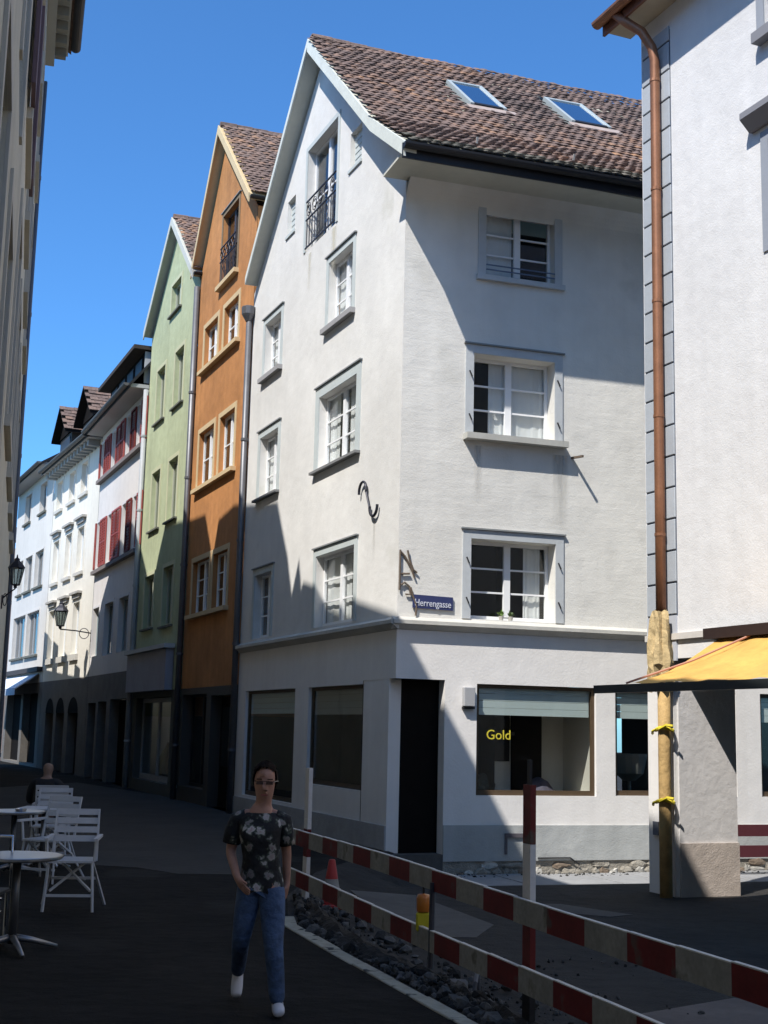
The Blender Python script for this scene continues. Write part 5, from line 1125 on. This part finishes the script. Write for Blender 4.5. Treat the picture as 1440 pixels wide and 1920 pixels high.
mb.tube([(wx-.09, wy+.012, 1.205), (wx-.145, wy+.014, 1.185), (wx-.178, wy+.02, 1.11), (wx-.190, wy+.025, 1.04)], [.060, .064, .060, .058], 14)
mb.tube([(wx+.09, wy+.012, 1.205), (wx+.145, wy+.014, 1.185), (wx+.158, wy+.04, 1.11), (wx+.166, wy+.06, 1.04)], [.060, .064, .060, .058], 14)
mb.build('top', fl, WM, smooth=True)
skin('jeans', [w_(.02, 0, .86, .11), w_(-.06, 0, .72, .092), w_(-.08, -.015, .56, .078), w_(-.10, -.015, .42, .062), w_(-.12, .16, .31, .056), w_(-.147, .345, .17, .050),
               w_(.095, -.02, .72, .095), w_(.11, -.08, .56, .084), w_(.12, -.125, .43, .066), w_(.14, -.11, .26, .060), w_(.157, -.085, .05, .054)],
     [(0, 1), (1, 2), (2, 3), (3, 4), (4, 5), (0, 6), (6, 7), (7, 8), (8, 9), (9, 10)], DENIM, WM)
SHOE = M('shoe_white', (.58, .58, .62), .6, .06, 8)
skin('shoe', [w_(.155, -.08, .085, .045), w_(.156, -.06, .045, .040), w_(.168, -.16, .045, (.045, .038)), w_(.182, -.245, .032, (.036, .026))], [(0, 1), (1, 2), (2, 3)], SHOE, WM)
skin('shoe', [w_(-.147, .345, .19, .042), w_(-.148, .385, .16, .040), w_(-.146, .325, .075, (.044, .038)), w_(-.143, .27, .030, (.036, .024))], [(0, 1), (1, 2), (2, 3)], SHOE, WM)
mb = MB(); hc = Vector((wx+.019, wy+.010, 1.462)); nu_, nv_ = 36, 22; hv = []; hr = random.Random(4)
for a in range(nv_+1):
    ph = math.pi*a/nv_
    for c in range(nu_):
        th = 2*math.pi*c/nu_; d_ = Vector((math.sin(ph)*math.cos(th), math.sin(ph)*math.sin(th), math.cos(ph))); w1 = 1+.035*math.sin(c*2.7+a*.5)+hr.uniform(-.018, .018)
        hv.append(hc+Vector((d_.x*.082*w1, d_.y*.104*w1, d_.z*(.112 if d_.z > 0 else .13)*w1)))
hf = []
for a in range(nv_):
    for c in range(nu_):
        f_ = (a*nu_+c, a*nu_+(c+1) % nu_, (a+1)*nu_+(c+1) % nu_, (a+1)*nu_+c); m__ = sum((hv[k] for k in f_), Vector())/4-hc
        front = -.030-.9*max(0, m__.z-.025)+(.055 if m__.z < -.01 else 0)+.006*math.sin(c*3.1)
        if m__.y > front or m__.z > .092: hf.append(f_)
mb.add(hv, hf)
for k in range(46):
    t0 = hr.uniform(-.9, .9); p0 = hc+Vector((.07*t0, -.062+.05*abs(t0), .078-.035*abs(t0))); p1 = p0+Vector((.012*t0+hr.uniform(-.012, .012), .05, .022)); mb.tube([p0+Vector((0, hr.uniform(-.012, .0), hr.uniform(-.012, .004))), (p0+p1)/2+Vector((0, -.004, .010)), p1], .0028, 4)
mb.lathe((wx+.02, wy+.125, 1.455), [(.0, -.05), (.035, -.035), (.048, 0), (.036, .035), (0, .05)], 10)
mb.build('hair', HAIR, WM, smooth=True)
for s in (-1, 1): MB().bar((wx+.024+s*.018, wy-.093, 1.458), (wx+.024+s*.052, wy-.086, 1.458), .006).build('eyebrow', HAIR, WM)
mb = MB()
for s in (-1, 1): mb.box(WORLD, wx+.024+s*.032-.022, wx+.024+s*.032+.022, wy-.100, wy-.096, 1.424, 1.446)
mb.bar((wx-.01, wy-.098, 1.445), (wx+.055, wy-.098, 1.445), .006)
for s in (-1, 1): mb.bar((wx+.024+s*.06, wy-.096, 1.445), (wx+.024+s*.08, wy+.02, 1.445), .006)
mb.build('glasses', M('glasses_dark', (.045, .018, .016), .25, spec=.6), WM)
MB().box(WORLD, wx+.002, wx+.046, wy-.080, wy-.074, 1.352, 1.362).build('lips', M('lips', (.30, .10, .09), .5), WM)
# seated person seen from behind
px_, py_ = -4.62, 18.6
SP = thing('person', 'person seated at the cafe table in a dark jacket, seen from behind', 'person', (px_, py_, 0))
def s_(dx, dy, z, r): return (px_+dx, py_+dy, z, r)
skin('body', [s_(0, 0, .55, (.14, .12)), s_(0, .02, .80, (.14, .11)), s_(0, .03, .96, .07), s_(0, .05, 1.03, .046), s_(0, .07, 1.10, (.070, .08)), s_(0, .08, 1.165, (.078, .092)), s_(0, .085, 1.22, (.05, .06)),
              s_(-.18, .03, .94, .05), s_(-.23, .10, .70, .04), s_(-.15, .32, .72, .03), s_(-.11, .40, .73, .028), s_(.18, .03, .94, .05), s_(.23, .10, .70, .04), s_(.15, .32, .72, .03), s_(.11, .40, .73, .028),
              s_(-.09, .1, .50, .08), s_(-.11, .42, .50, .06), s_(-.11, .44, .08, .04), s_(-.11, .54, .04, .03), s_(.09, .1, .50, .08), s_(.11, .42, .50, .06), s_(.11, .44, .08, .04), s_(.11, .54, .04, .03)],
     [(0, 1), (1, 2), (2, 3), (3, 4), (4, 5), (5, 6), (2, 7), (7, 8), (8, 9), (9, 10), (2, 11), (11, 12), (12, 13), (13, 14), (0, 15), (15, 16), (16, 17), (17, 18), (0, 19), (19, 20), (20, 21), (21, 22)], M('skin_b', (.24, .15, .11), .55, .1, 9), SP)
JK = M('jacket_black', (.014, .014, .016), .8, .2, 8)
skin('jacket', [s_(0, 0, .54, (.19, .15)), s_(0, .02, .80, (.20, .14)), s_(0, .03, .95, (.13, .10)), s_(-.19, .03, .93, .075), s_(-.245, .10, .69, .06), s_(-.16, .30, .71, .045), s_(.19, .03, .93, .075), s_(.245, .10, .69, .06), s_(.16, .30, .71, .045)],
     [(0, 1), (1, 2), (2, 3), (3, 4), (4, 5), (2, 6), (6, 7), (7, 8)], JK, SP)
skin('trousers', [s_(0, 0, .52, (.16, .12)), s_(-.1, .1, .50, .09), s_(-.11, .42, .50, .07), s_(-.11, .44, .12, .05), s_(.1, .1, .50, .09), s_(.11, .42, .50, .07), s_(.11, .44, .12, .05)], [(0, 1), (1, 2), (2, 3), (0, 4), (4, 5), (5, 6)], JK, SP)
